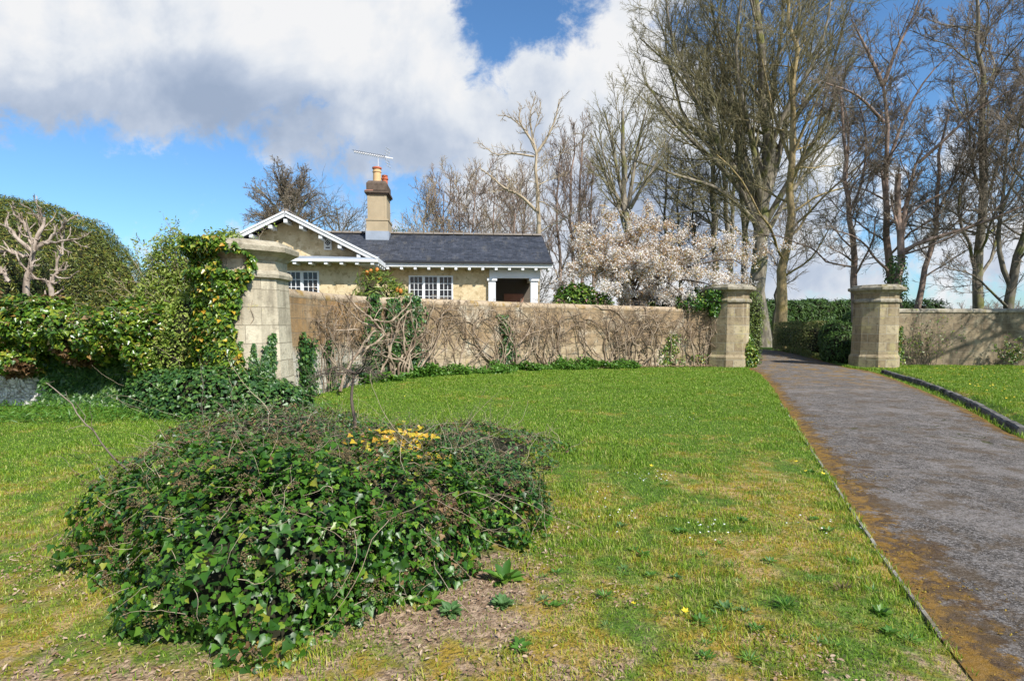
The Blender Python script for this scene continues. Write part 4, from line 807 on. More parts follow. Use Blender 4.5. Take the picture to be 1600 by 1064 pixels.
# cut-back pale shrub in front of the yew
def cutback(label, base, arms, seed):
    r2 = RS(seed); root = thing('pollarded_shrub', base, label, 'shrub'); sets = []
    for pts, a, b_ in arms: P_ = catmull([at(*p) for p in pts], 10)[None]; P_ = P_+r2.normal(0, .02, P_.shape); sets.append((P_, .72*np.linspace(a, b_, 10)[None], 8))
    PR = [(x[0], x[1]) for x in sets if x[1][0, 0] > .025]; nw = []
    q = [spawn(r2, a, b_, 7, .35, 1, 35, 14, .38, .55, .012, tp=.3) for a, b_ in PR]; q = [np.concatenate([z_[j] for z_ in q]) for j in range(4)]; A = grow(r2, *q, 7, .2, .1, .6); sets.append((A[0], A[1], 6)); q = spawn(r2, A[0], A[1], 4, .3, 1, 38, 14, .5, .65, .008); A = grow(r2, *q, 6, .2, .1, .6); sets.append((A[0], A[1], 5))
    V, F = tubes(sets); mesh_obj('stems', V, F, M['bk_peel'], root, smooth=True)
Yd = 12.3
cutback('pale cut-back shrub with thick bare knobbly limbs in front of the yew', (-9.9, 12.3, 0), [([(40, 480, Yd), (45, 430, Yd), (52, 395, Yd), (60, 370, Yd), (70, 340, Yd+.2)], .1, .04), ([(52, 395, Yd), (25, 372, Yd-.2), (5, 345, Yd)], .07, .03), ([(45, 400, Yd), (20, 395, Yd), (0, 392, Yd)], .06, .04), ([(52, 385, Yd), (40, 355, Yd), (22, 330, Yd)], .06, .03), ([(58, 390, Yd), (85, 368, Yd), (105, 345, Yd-.2)], .06, .025), ([(60, 380, Yd), (95, 378, Yd-.2), (128, 372, Yd-.3)], .05, .02), ([(15, 440, Yd), (0, 420, Yd)], .06, .05), ([(60, 375, Yd), (62, 350, Yd+.2), (48, 325, Yd)], .05, .02)], 5)
cutback('smaller pale cut-back shrub stump sprouting right of the larger one', (-9.0, 12.2, 0), [([(80, 490, Yd-.1), (81, 455, Yd-.1), (80, 440, Yd-.1)], .085, .06), ([(80, 440, Yd-.1), (90, 425, Yd-.1), (104, 418, Yd-.1)], .04, .02), ([(80, 442, Yd-.1), (60, 438, Yd-.1), (47, 425, Yd-.2), (52, 410, Yd-.2)], .045, .02), ([(82, 440, Yd-.1), (92, 400, Yd), (98, 370, Yd)], .045, .02), ([(82, 432, Yd-.1), (110, 432, Yd-.2), (125, 420, Yd-.3)], .03, .014)], 8)
# light green airy shrub between the yew and the corner pier
root = thing('twiggy_shrub', (-6.9, 12.6, 0), 'airy light green twiggy shrub between the yew dome and the corner pier', 'shrub')
r2 = RS(9); n_ = 60; P0 = np.stack([r2.uniform(-7.7, -5.9, n_), r2.uniform(12.0, 13.0, n_), np.full(n_, .8)], 1); A = grow(r2, P0, np.stack([r2.normal(0, .22, n_), r2.normal(0, .15, n_), np.ones(n_)], 1), r2.uniform(1.6, 2.9, n_), np.full(n_, .014), 9, .12, .05, .3); sets = [(A[0], A[1], 4)]; cur = A
for n2, lr in ((9, .4), (6, .45)): q = spawn(r2, cur[0], cur[1], n2, .1, 1, 45, 15, lr, .5, .004); cur = grow(r2, *q, 5, .2, .05, .5); sets.append((cur[0], cur[1], 3))
V, F = tubes(sets); mesh_obj('stems', V, F, M['tw_p'], root, smooth=True); P_, N_ = blob_pts(rs, [((-7.0, 12.4, 2.2), (1.0, .7, 1.35)), ((-6.1, 12.2, 2.3), (.55, .5, 1.3))], 26000, 2.2, .3, 2.2, 7, .5, 1.2); V, F = leaves(rs, P_, N_, OVAL, .045, .09, 1, .9, -.2); mesh_obj('foliage', V, F, M['shrub'], root, smooth=True); Pp = cur[0][:, 1:].reshape(-1, 3); k = r2.randint(0, len(Pp), 9000); k = k[Pp[k, 2] > 1.3]; V, F = leaves(rs, Pp[k]+r2.normal(0, .03, (len(k), 3)), r2.normal(0, 1, (len(k), 3)), OVAL, .04, .085, .5, .8, 0); mesh_obj('foliage', V, F, M['shrub'], root, smooth=True)
shrub('yellow_green_bush', 'small yellow-green bush bulging from the hedge beside the corner pier', 'bush', (-6.2, 11.0, 0), [((-6.15, 11.0, 1.55), (.6, .55, .7)), ((-6.4, 11.0, 1.0), (.5, .5, .5))], 3800, OVAL, M['shrub'], .04, .08, amp=.3, sc=2.5, core=.7, jit=.9, up=.8, down=0)
# rhododendron against the lodge, seen over the wall
root, P, Nn = shrub('rhododendron', 'yellow-green shrub with orange buds rising over the wall between the windows', 'shrub', (-4.3, 18.2, 0), [((-4.3, 18.3, 2.1), (.75, .7, 1.25)), ((-3.75, 18.3, 1.9), (.55, .6, 1.15))], 2600, LANCE, M['rho'], .16, .3, amp=.25, sc=2, core=.6, jit=.7, up=.9, down=-.3)
k = rs.randint(0, len(P), 26); k = k[P[k, 2] > 2.4]; 
for j in k:
    V, F = blob_core([(P[j]+Nn[j]*.05, (.06, .06, .085))], 1, 2, .1, 3); mesh_obj('orange_bud', V, F, M['orange'], root, smooth=True)
# camellia
root, P, Nn = shrub('camellia', 'rounded glossy camellia dotted with pink flowers at the end of the lodge', 'shrub', (2.9, 22.6, 0), [((2.55, 22.7, 2.0), (1.0, .9, 1.25)), ((3.3, 22.7, 1.8), (.8, .8, 1.15))], 6500, OVAL, M['cam'], .09, .17, amp=.15, sc=2, core=.85, jit=.6, up=.6, down=.2)
k = rs.randint(0, len(P), 110); 
for j in k[P[k, 1] < 22.9][:60]:
    V, F = place(FLOWER, P[j:j+1]+Nn[j]*.06, Nn[j:j+1]+rs.normal(0, .3, (1, 3)), rs.normal(0, 1, (1, 3)), rs.uniform(.1, .15, 1)); mesh_obj('pink_flower', V, F, M['pink'], root)
shrub('evergreen_bush', 'dark evergreen bush behind the wall under the blossom', 'bush', (6.5, 24.2, 0), [((6.3, 24.4, 1.6), (1.6, .9, 1.4)), ((8.0, 24.2, 1.9), (.9, .8, 1.35))], 8000, OVAL, M['conif'], .08, .15, amp=.2, core=.85, seed=3)
shrub('climbing_ivy', 'ivy cushion spilling over the wall top onto the left gate pier', 'ivy', (7.4, 22.0, 0), [((7.2, 22.15, 2.5), (.75, .4, .3)), ((7.85, 22.0, 2.85), (.45, .35, .25)), ((7.75, 21.9, 2.4), (.25, .3, .45))], 1700, IVY, M['ivy'], .06, .11, amp=.5, sc=3, core=0, shell=.6, zmin=2.0)
shrub('ivy_clump', 'ivy clump at the foot of the left gate pier by the drive', 'ivy', (9.2, 22.1, 0), [((9.15, 21.95, .3), (.3, .3, .62)), ((9.2, 22.2, .8), (.2, .2, .5))], 1600, IVY, M['ivyh'], .05, .1, amp=.3, sc=3, core=.7)
shrub('clipped_hedge', 'tall narrow clipped green hedge just inside the left gate pier', 'hedge', (9.85, 25.2, 0), [((9.85, 25.2, 1.3), (.5, 2.0, 1.72))], 9000, OVAL, M['clip'], .05, .1, p=6, amp=.06, core=.92, jit=.6)
def hedge(name, label, cat, a, b, w_, h, n, tmpl, mat, s0, s1, amp=.08, core=.9, seed=1, nb=6, jit=.7):
    a = np.array(a, float); b = np.array(b, float); L_ = np.linalg.norm(b-a)/nb; bl = [((*(a+(b-a)*(i+.5)/nb), h*.5), (max(L_*.62, .1) if abs((b-a)[0]) > abs((b-a)[1]) else w_, w_ if abs((b-a)[0]) > abs((b-a)[1]) else max(L_*.62, .1), h*.5*(1+.05*math.sin(i*2.3+seed)))) for i in range(nb)]
    return shrub(name, label, cat, (*((a+b)/2), 0), bl, n, tmpl, mat, s0, s1, p=4, amp=amp, core=core, seed=seed, jit=jit, sc=.9)
hedge('beech_hedge', 'thin brown-green hedge lining the far right side of the drive', 'hedge', (17.6, 37), (14.9, 27.4), .55, 1.8, 12000, OVAL, M['beech'], .06, .12, core=.6, nb=9, amp=.14)
hedge('conifer_hedge', 'tall dark conifer hedge beyond the gate', 'hedge', (20, 50), (36, 52), 2, 3.85, 26000, NEEDLE, M['conif'], .25, .5, nb=8, amp=.15)
hedge('conifer_hedge', 'dark conifer hedge in shade behind the tree trunks left of the drive', 'hedge', (21, 59), (31, 58), 2, 3.9, 11000, NEEDLE, M['conif'], .25, .5, nb=5, amp=.15, seed=4)
shrub('laurel_bush', 'dark laurel bush against the inner side of the right gate pier', 'bush', (13.95, 25.6, 0), [((14.95, 26, .9), (.6, 1.2, .95)), ((14.3, 24.9, .6), (.5, .7, .75))], 6500, OVAL, M['conif'], .07, .13, p=3, amp=.15, core=.88, seed=9)
shrub('conifer', 'bushy dark conifer showing above the right wall', 'tree', (22.6, 31, 0), [((22.6, 31, 1.4), (1.3, 1.2, 1.55)), ((21.9, 31, 1.1), (1.1, 1, 1.2)), ((23.5, 31, 1.1), (1, 1, 1.15))], 6000, NEEDLE, M['conif'], .18, .35, amp=.3, sc=1.2, core=.8, up=.8, down=-.4)
shrub('conifer', 'small dark conifer top right behind the right gate pier', 'tree', (21.2, 34, 0), [((20.6, 34, 1.2), (1.0, 1, 1.5))], 2500, NEEDLE, M['conif'], .18, .35, amp=.3, sc=1.2, core=.8, up=.8, down=-.4)
# straggling bushes on the right wall
def straggle(label, x, y, seed, n_, h, nl, mat, ns):
    r2 = RS(seed); root = thing('straggly_shrub', (x, y, 0), label, 'shrub'); A = grow(r2, np.stack([x+r2.normal(0, .2, n_), np.full(n_, y), np.zeros(n_)], 1), np.stack([r2.normal(0, .5, n_), r2.normal(-.05, .08, n_), np.ones(n_)], 1), r2.uniform(.6, 1.3, n_)*h, np.full(n_, .011), 9, .15, .02, .3); q = spawn(r2, A[0], A[1], ns, .2, 1, 45, 15, .45, .5, .004); B_ = grow(r2, *q, 6, .22, .03, .5)
    A[0][..., 1] = np.minimum(A[0][..., 1], y+.05); B_[0][..., 1] = np.minimum(B_[0][..., 1], y+.08)
    V, F = tubes([(A[0], A[1], 4), (B_[0], B_[1], 3)]); mesh_obj('stems', V, F, M['tw_b'], root, smooth=True); Pp = B_[0].reshape(-1, 3); k = r2.randint(0, len(Pp), nl); V, F = leaves(rs, Pp[k], np.tile([0, -1, .4], (nl, 1)), OVAL, .05, .1, .7, .4, .3); mesh_obj('foliage', V, F, mat, root, smooth=True)
straggle('straggly bare shrub with a few leaves against the right wall', 16.7, 22.85, 3, 26, 1.9, 420, M['ivyh'], 9)
straggle('small green shrub against the shaded right wall at the picture edge', 19.9, 22.6, 4, 14, 1.0, 700, M['ivyh'], 6)
rs = RS(77)
nl = 260; z = rs.uniform(0, 1.6, nl); P = v3(15.55+rs.normal(0, .1, nl)*(1-z/2.2), np.full(nl, 22.78), z); V, F = leaves(rs, P, np.tile([0, -1, .2], (nl, 1)), IVY, .05, .1, .4, .2, .8)
o = mesh_obj('climbing_ivy', V, F, M['ivyh'], None, smooth=True, org=(15.55, 22.78, 0)); tag(o, 'slim ivy streak on the wall right beside the right gate pier', 'ivy')
# ------------------------------------------------------------------ blossom tree
rs = RS(5); cb_ = at(985, 560, 24.8); cb_[2] = 0
Y0 = 24.3
L_ = [[(985, 470, Y0), (960, 430, Y0), (930, 415, Y0-.4), (888, 425, Y0-.6)], [(985, 470, Y0), (950, 410, Y0+.4), (925, 385, Y0+.6), (900, 380, Y0+.9)], [(985, 470, Y0), (975, 400, Y0), (955, 368, Y0), (945, 352, Y0)], [(985, 470, Y0), (992, 390, Y0), (1005, 362, Y0), (1025, 350, Y0)], [(985, 470, Y0), (1015, 420, Y0-.4), (1045, 395, Y0-.6), (1070, 390, Y0-.8)], [(985, 470, Y0), (1030, 435, Y0-.6), (1085, 415, Y0-1.3), (1140, 405, Y0-1.4), (1170, 420, Y0-1.5)], [(985, 470, Y0), (1040, 440, Y0-.9), (1090, 440, Y0-1.7), (1120, 450, Y0-1.9)], [(985, 475, Y0), (1000, 430, Y0-1), (1040, 440, Y0-1.9), (1075, 468, Y0-2.3)], [(985, 475, Y0), (970, 430, Y0-1), (955, 440, Y0-1.8), (950, 468, Y0-2.2)], [(985, 470, Y0), (1000, 400, Y0+.8), (1040, 380, Y0+1), (1070, 395, Y0+1.2)], [(985, 470, Y0), (950, 400, Y0-.6), (930, 400, Y0-1), (905, 415, Y0-1.2)], [(985, 470, Y0), (990, 420, Y0-1), (1000, 400, Y0-1.4), (1010, 425, Y0-1.9)], [(985, 470, Y0), (1060, 420, Y0+.2), (1110, 400, Y0+.3), (1150, 395, Y0+.2)]]
limbs = [([at(*p) for p in l], .07) for l in L_]
tr = [(cb_[0], cb_[1], -.1), (cb_[0], cb_[1], .8), tuple(at(985, 472, Y0))]
th, tn, last = tree_sets(51, tr, .17, [dict(n=6, t0=.6, ang=60, lr=.6, rr=.4, K=6, trop=.02), dict(n=13, ang=55, t0=.2, lr=.34, rr=.4, K=6, w=.2, trop=.01, tp=.1), dict(n=9, ang=45, t0=.15, lr=.6, rr=.5, K=5, w=.2, trop=-.01, rmin=.006)], limbs)
root = thing('blossom_tree', cb_, 'spreading tree covered in white blossom and bronze leaves behind the wall by the gate', 'tree')
V, F = tubes(th); mesh_obj('trunk', V, F, M['tw_d'], root, smooth=True); V, F = tubes(tn); mesh_obj('crown', V, F, M['tw_b'], root, smooth=True)
Pp = np.vstack([x[0][:, 1:].reshape(-1, 3) for x in last]); Pp = Pp[Pp[:, 2] > 2.0]; dn = fbm(Pp*1.6, 8, 2); Pp = Pp[dn > -.3]
n_ = 7500; c = Pp[rs.randint(0, len(Pp), n_)]; q = np.repeat(c, 6, 0)+rs.normal(0, .075, (n_*6, 3)); V, F = place(FLOWER, q, rs.normal(0, 1, q.shape)+np.array([.2, -.5, .5]), rs.normal(0, 1, q.shape), rs.uniform(.05, .085, len(q))); mesh_obj('blossom', V, F, M['bloss'], root)
n_ = 20000; pz = Pp[rs.randint(0, len(Pp), n_*2)]; pr = sst(2.6, 5.2, pz[:, 2])*.75+.25; pz = pz[rs.rand(len(pz)) < pr]; q = pz+rs.normal(0, .07, pz.shape); V, F = leaves(rs, q, rs.normal(0, 1, q.shape), OVAL, .06, .11, .4, .5, .1); mesh_obj('bronze_leaves', V, F, M['bronze'], root)
# ------------------------------------------------------------------ bare trees
def lv(*a):
    return [dict(zip(('n', 't0', 'ang', 'lr', 'rr', 'K', 'w', 'trop', 'rmin', 'sides'), x)) for x in a]
def T(pts): return [at(*p) for p in pts]
def tree(name, label, base_uv, pts, r0, levels, seed, m1, m2, group=None, limbs=(), sc=1, **k):
    r0 *= sc; levels = [dict(l, rmin=l['rmin']*sc) for l in levels]; limbs = [(l[0], l[1]*sc) for l in limbs]
    tr = T(pts); tr = [np.array([tr[0][0], tr[0][1], -.1])]+[t for t in tr if t[2] > .5]
    return bare_tree(name, label, 0, tr, r0, levels, seed, M[m1], M[m2], group, [(T(l[0]), l[1]) for l in limbs], **k)
big = lv((18, .34, 42, .6, .42, 11, .13, .11, .03, 6), (13, .22, 33, .52, .5, 8, .14, .1, .02, 4), (10, .15, 36, .5, .6, 6, .16, .07, .0125), (9, .1, 38, .58, .7, 4, .16, .03, .0098))
D1 = 43
tree('bare_tree', 'massive bare tree with a wide fan of olive branches behind the left gate pier', None, [(1187, 560, D1), (1185, 440, D1), (1188, 330, D1), (1195, 220, D1), (1190, 100, D1), (1180, -60, D1)], .52, big, 101, 'bk_g', 'tw_o', sc=1.26, limbs=[
    ([(1190, 380, D1), (1165, 310, D1), (1120, 255, D1-1), (1060, 200, D1-2), (1010, 130, D1-2)], .2), ([(1188, 350, D1), (1150, 270, D1), (1090, 160, D1), (1050, 60, D1), (1040, -10, D1)], .22), ([(1190, 340, D1), (1160, 230, D1+1), (1130, 110, D1+2), (1110, 0, D1+2)], .22),
    ([(1192, 330, D1), (1215, 250, D1), (1240, 130, D1), (1250, 10, D1)], .24), ([(1195, 350, D1), (1235, 280, D1-1), (1290, 190, D1-2), (1330, 90, D1-2)], .2), ([(1192, 360, D1), (1130, 300, D1-2), (1060, 275, D1-3), (990, 250, D1-3)], .16),
    ([(1192, 330, D1), (1175, 220, D1-1), (1150, 100, D1-2), (1160, -20, D1-3)], .2), ([(1195, 370, D1), (1230, 310, D1+1), (1275, 250, D1+2), (1310, 200, D1+3)], .17), ([(1190, 300, D1), (1200, 180, D1+2), (1220, 60, D1+3), (1225, -30, D1+3)], .2), ([(1190, 330, D1), (1130, 230, D1+2), (1060, 120, D1+3), (1000, 60, D1+3)], .16),
    ([(1190, 300, D1), (1215, 200, D1-2), (1280, 80, D1-3), (1300, -10, D1-3)], .18), ([(1188, 400, D1), (1130, 340, D1-1), (1080, 330, D1-2), (1040, 340, D1-2)], .09)])
med = lv((20, .25, 52, .42, .38, 9, .17, .03, .02, 5), (11, .15, 40, .52, .5, 6, .12, .04, .015, 3), (8, .12, 38, .52, .6, 5, .14, .03, .0105), (6, .1, 38, .58, .7, 4, .14, .03, .0085))
tree('bare_tree', 'bare tree with sunlit ochre trunk just right of the massive tree', None, [(1219, 560, 39), (1222, 470, 39), (1232, 360, 39), (1236, 240, 39), (1240, 120, 39), (1235, -10, 39)], .29, med, 102, 'bk_y', 'tw_o', sc=1.25, limbs=[([(1228, 430, 39), (1270, 400, 38), (1310, 330, 37)], .06), ([(1236, 250, 39), (1265, 180, 38), (1300, 110, 38)], .1), ([(1238, 260, 39), (1210, 180, 40), (1190, 90, 40)], .1)])
thin = lv((18, .35, 42, .38, .42, 6, .1, .07, .022, 4), (11, .15, 38, .52, .5, 5, .12, .05, .016, 3), (9, .1, 38, .52, .65, 4, .14, .04, .012))
tree('bare_tree', 'straight slim grey trunk, first left of the massive tree above the blossom', None, [(1120, 500, 50), (1118, 420, 50), (1116, 320, 50), (1110, 210, 50), (1100, 110, 50)], .3, thin, 103, 'bk_g', 'tw_o', sc=1.19)
tree('bare_tree', 'slender forked trunk between the slim grey trunk and the massive tree', None, [(1142, 500, 51), (1142, 400, 51), (1132, 320, 51), (1130, 200, 51), (1128, 90, 51)], .26, thin, 104, 'bk_g', 'tw_o', sc=1.19, limbs=[([(1142, 410, 51), (1145, 330, 51), (1150, 240, 51), (1165, 130, 51)], .17)])
tree('bare_tree', 'dark narrow trunk touching the left side of the massive tree', None, [(1166, 540, 46), (1164, 450, 46), (1160, 330, 46), (1152, 230, 46), (1140, 90, 46)], .25, thin, 105, 'bk_d', 'tw_o', sc=1.2)
tree('bare_tree', 'small leaning trunk between the massive tree and the ochre trunk', None, [(1207, 560, 45), (1212, 480, 45), (1226, 400, 45), (1235, 330, 45)], .21, thin, 106, 'bk_d', 'tw_b')
red = lv((14, .3, 48, .38, .4, 9, .2, .06, .018, 5), (11, .2, 40, .55, .5, 6, .13, .06, .013, 3), (9, .12, 38, .52, .6, 5, .14, .05, .0095), (6, .1, 38, .56, .7, 4, .14, .04, .008))
tree('bare_tree', 'reddish slim trunk rising directly behind the left edge of the right gate pier', None, [(1338, 560, 29), (1336, 440, 29), (1331, 360, 29), (1322, 290, 29), (1317, 200, 29), (1312, 150, 29)], .21, red, 107, 'bk_r', 'tw_b', limbs=[([(1334, 410, 29), (1318, 398, 28), (1297, 388, 27.5)], .06), ([(1328, 330, 29), (1348, 280, 29), (1352, 200, 29), (1330, 130, 29)], .07), ([(1322, 280, 29), (1325, 190, 29), (1300, 120, 29)], .07)])
tree('bare_tree', 'tall reddish trunk with swollen scars behind the right gate pier', None, [(1402, 560, 28), (1394, 450, 28), (1384, 380, 28), (1383, 290, 28), (1386, 200, 28), (1380, 130, 28)], .23, red, 108, 'bk_r', 'tw_b', limbs=[([(1382, 300, 28), (1376, 265, 28), (1365, 250, 28)], .08), ([(1380, 135, 28), (1360, 90, 28), (1330, 30, 28)], .1), ([(1380, 135, 28), (1400, 80, 28), (1430, 20, 28), (1440, -20, 28)], .1), ([(1380, 190, 28), (1340, 150, 27), (1290, 130, 26)], .08), ([(1386, 260, 28), (1415, 180, 28), (1450, 120, 28), (1500, 70, 28)], .08)])
tree('bare_tree', 'forked reddish tree with a snapped pale stub and ivy at its foot', None, [(1404, 560, 26.5), (1404, 440, 26.5), (1408, 380, 26.5), (1406, 350, 26.5), (1403, 300, 26.5), (1403, 272, 26.5)], .2, lv((5, .5, 50, .3, .35, 6, .12, .05, .014, 5), (10, .15, 42, .5, .5, 6, .13, .05, .012, 3), (8, .12, 40, .52, .6, 5, .14, .04, .009), (6, .1, 38, .56, .7, 4, .14, .04, .0075)), 109, 'bk_r', 'tw_b', taper=.6, limbs=[([(1408, 370, 26.5), (1418, 310, 26.5), (1430, 260, 26.5), (1442, 235, 26.3)], .13), ([(1435, 255, 26.5), (1480, 215, 26), (1530, 170, 25.5), (1600, 130, 25)], .08), ([(1405, 400, 26.5), (1425, 385, 26), (1460, 372, 25.5), (1525, 352, 25), (1600, 322, 24.5), (1660, 300, 24)], .1), ([(1410, 350, 26.5), (1440, 320, 26), (1480, 300, 26), (1530, 285, 25.5)], .06), ([(1404, 360, 26.5), (1396, 330, 26.5), (1392, 310, 26.5)], .07), ([(1405, 400, 26.5), (1470, 378, 25), (1530, 345, 24.5), (1590, 300, 24)], .05)])
tree('bare_tree', 'thin bare trunk leaning right above the right wall', None, [(1420, 560, 27.5), (1436, 460, 27.5), (1455, 380, 27.5), (1466, 320, 27.5), (1468, 250, 27.5), (1480, 180, 27.5)], .17, red, 110, 'bk_r', 'tw_b', limbs=[([(1466, 330, 27.5), (1490, 280, 27), (1510, 220, 27)], .06)])
tree('bare_tree', 'tall grey bare tree standing clear behind the right wall', None, [(1527, 560, 27), (1529, 450, 27), (1535, 360, 27), (1534, 250, 27), (1533, 130, 27), (1525, -20, 27)], .24, lv((30, .2, 46, .42, .42, 10, .16, .09, .022, 5), (11, .15, 36, .52, .5, 6, .12, .06, .015, 3), (9, .12, 36, .52, .6, 5, .13, .05, .0105), (6, .1, 36, .58, .7, 4, .14, .04, .0085)), 111, 'bk_g', 'tw_b')
tree('bare_tree', 'bare tree forking low at the right edge of the picture', None, [(1572, 560, 25), (1577, 470, 25), (1585, 420, 25), (1605, 350, 25), (1612, 250, 25), (1620, 120, 25)], .22, red, 112, 'bk_d', 'tw_b', limbs=[([(1580, 450, 25), (1566, 415, 25), (1560, 370, 25), (1568, 300, 25), (1575, 200, 25)], .11), ([(1574, 480, 25), (1555, 462, 24.5), (1520, 430, 24), (1480, 420, 23.5)], .06)])
tree('bare_tree', 'dark bare tree filling the top right corner', None, [(1700, 560, 29), (1700, 430, 29), (1695, 300, 29), (1690, 150, 29), (1680, -40, 29)], .28, lv((24, .2, 50, .5, .42, 10, .16, .07, .022, 5), (11, .15, 38, .52, .5, 6, .12, .05, .015, 3), (9, .12, 38, .52, .6, 5, .13, .04, .0105), (6, .1, 38, .58, .7, 4, .14, .04, .0085)), 113, 'bk_d', 'tw_b')
# ivy sleeve on the forked tree
P = []; Nn = []; n_ = 1500
for (u, v0, v1, Yd) in ((1403, 400, 500, 26.5), (1392, 410, 500, 28)):
    vv = rs.uniform(v0, v1, n_//2); a = rs.uniform(0, 2*PI, n_//2); b_ = np.array([at(u+(v-v0)*.06, v, Yd) for v in vv]); P.append(b_+np.stack([np.cos(a), np.sin(a), 0*a], 1)*rs.uniform(.2, .36, (n_//2, 1))); Nn.append(np.stack([np.cos(a), np.sin(a), 0*a], 1))
V, F = leaves(rs, np.vstack(P), np.vstack(Nn), IVY, .06, .12, .4, .2, .8); o = mesh_obj('climbing_ivy', V, F, M['conif'], None, smooth=True, org=(18.1, 27, 2)); tag(o, 'dark ivy sleeve round the lower trunks behind the right gate pier', 'ivy')
# behind the lodge
tree('bare_tree', 'rounded bare tree against blue sky behind the gable', None, [(452, 560, 55), (452, 430, 55), (452, 370, 55), (450, 330, 55), (446, 290, 55)], .45, lv((18, .4, 50, .42, .5, 8, .12, .06, .04, 5), (12, .2, 42, .55, .5, 6, .15, .04, .028, 3), (9, .1, 42, .55, .6, 5, .18, .03, .02), (6, .1, 42, .6, .7, 4, .2, .02, .016)), 120, 'bk_d', 'tw_b', limbs=[([(452, 365, 55), (430, 325, 55), (408, 300, 55), (398, 290, 55)], .2), ([(452, 360, 55), (475, 320, 55), (497, 302, 55)], .2), ([(452, 370, 55), (415, 340, 55), (392, 335, 55)], .16), ([(450, 340, 55), (440, 300, 55), (430, 268, 55)], .2), ([(452, 345, 55), (468, 300, 55), (480, 272, 55)], .2), ([(452, 370, 55), (490, 345, 55), (520, 330, 55)], .14)])
tree('bare_tree', 'small bare tree between the gable and the chimney', None, [(528, 560, 58), (528, 400, 58), (530, 350, 58), (528, 325, 58)], .22, lv((14, .45, 58, .8, .5, 7, .15, .05, .03, 4), (11, .15, 45, .55, .5, 6, .18, .04, .024, 3), (9, .1, 45, .6, .7, 4, .2, .02, .017)), 121, 'bk_d', 'tw_b', limbs=[([(528, 370, 58), (510, 345, 58), (500, 325, 58)], .1), ([(528, 375, 58), (545, 345, 58), (560, 330, 58)], .1)])
tree('dead_tree', 'gnarled pale half-dead tree with broken limbs behind the lodge roof', None, [(838, 560, 36), (840, 420, 36), (841, 330, 36), (838, 260, 36), (832, 215, 36)], .25, lv((6, .55, 45, .35, .4, 7, .2, .08, .03, 5), (10, .25, 42, .36, .45, 6, .2, .14, .02, 4), (8, .1, 38, .55, .6, 5, .18, .1, .013)), 122, 'bk_p', 'tw_p', limbs=[
    ([(838, 330, 36), (812, 305, 35.5), (790, 296, 35), (770, 278, 35), (748, 262, 35)], .11), ([(792, 296, 35), (796, 285, 35), (790, 275, 35)], .09), ([(835, 245, 36), (800, 240, 36), (775, 242, 36), (752, 225, 36)], .07), ([(836, 235, 36), (822, 205, 36), (805, 190, 36), (790, 180, 36), (782, 190, 36)], .07), ([(838, 240, 36), (855, 215, 36), (868, 185, 36), (874, 155, 36)], .095), ([(832, 215, 36), (828, 180, 36), (838, 150, 36)], .07), ([(834, 225, 36), (812, 190, 36), (815, 165, 36)], .09), ([(840, 290, 36), (862, 280, 36.5), (885, 275, 37)], .04)])
tree('bare_tree', 'olive many-stemmed bare tree above the blossom', None, [(978, 560, 33), (978, 400, 33), (978, 335, 33), (976, 260, 33), (972, 175, 33)], .33, lv((14, .45, 38, .45, .45, 7, .1, .12, .03, 5), (12, .2, 36, .45, .5, 6, .12, .06, .018, 3), (9, .1, 36, .5, .65, 5, .14, .04, .012)), 123, 'bk_g', 'tw_o', limbs=[([(976, 330, 33), (955, 290, 33), (938, 255, 33), (923, 215, 33)], .13), ([(978, 325, 33), (965, 270, 33), (955, 215, 33), (945, 175, 33)], .14), ([(980, 330, 33), (990, 270, 33), (1000, 210, 33), (1010, 170, 33)], .14), ([(980, 335, 33), (1005, 290, 32), (1035, 240, 32), (1055, 200, 32)], .12), ([(978, 335, 33), (1000, 300, 34), (1020, 250, 34)], .1), ([(975, 335, 33), (950, 310, 32), (935, 290, 32)], .07)])
sl_ = lv((18, .3, 32, .3, .45, 6, .08, .12, .024, 4), (10, .15, 36, .55, .55, 5, .12, .08, .018, 3), (8, .1, 36, .55, .7, 4, .14, .05, .0135))
for i, (u, top, lab) in enumerate(((872, 235, 'slim bare tree just right of the gnarled pale tree'), (893, 215, 'slim reddish bare tree left of the olive many-stemmed tree, left of the tallest pair'), (907, 205, 'tallest slim bare tree left of the olive many-stemmed tree'), (925, 270, 'short slim bare tree at the left foot of the olive many-stemmed tree'))):
    tree('slim_tree', lab, None, [(u, 560, 44), (u+3, 420, 44), (u-2, 330, 44), (u+4, top, 44)], .17, sl_, 130+i, 'bk_r', 'tw_r')
for i, (u, top, lab) in enumerate(((1042, 235, 'small brown bare tree right of the olive many-stemmed tree'), (1062, 250, 'small brown bare tree in the gap above the middle of the blossom'), (1085, 280, 'short bare tree in the gap left of the slim grey trunk'))):
    tree('slim_tree', lab, None, [(u, 560, 48), (u+2, 420, 48), (u-3, 330, 48), (u+2, top, 48)], .2, lv((18, .3, 42, .38, .45, 6, .12, .08, .024, 4), (10, .15, 40, .55, .55, 5, .15, .05, .018, 3), (8, .1, 40, .55, .7, 4, .16, .03, .014)), 140+i, 'bk_d', 'tw_r')
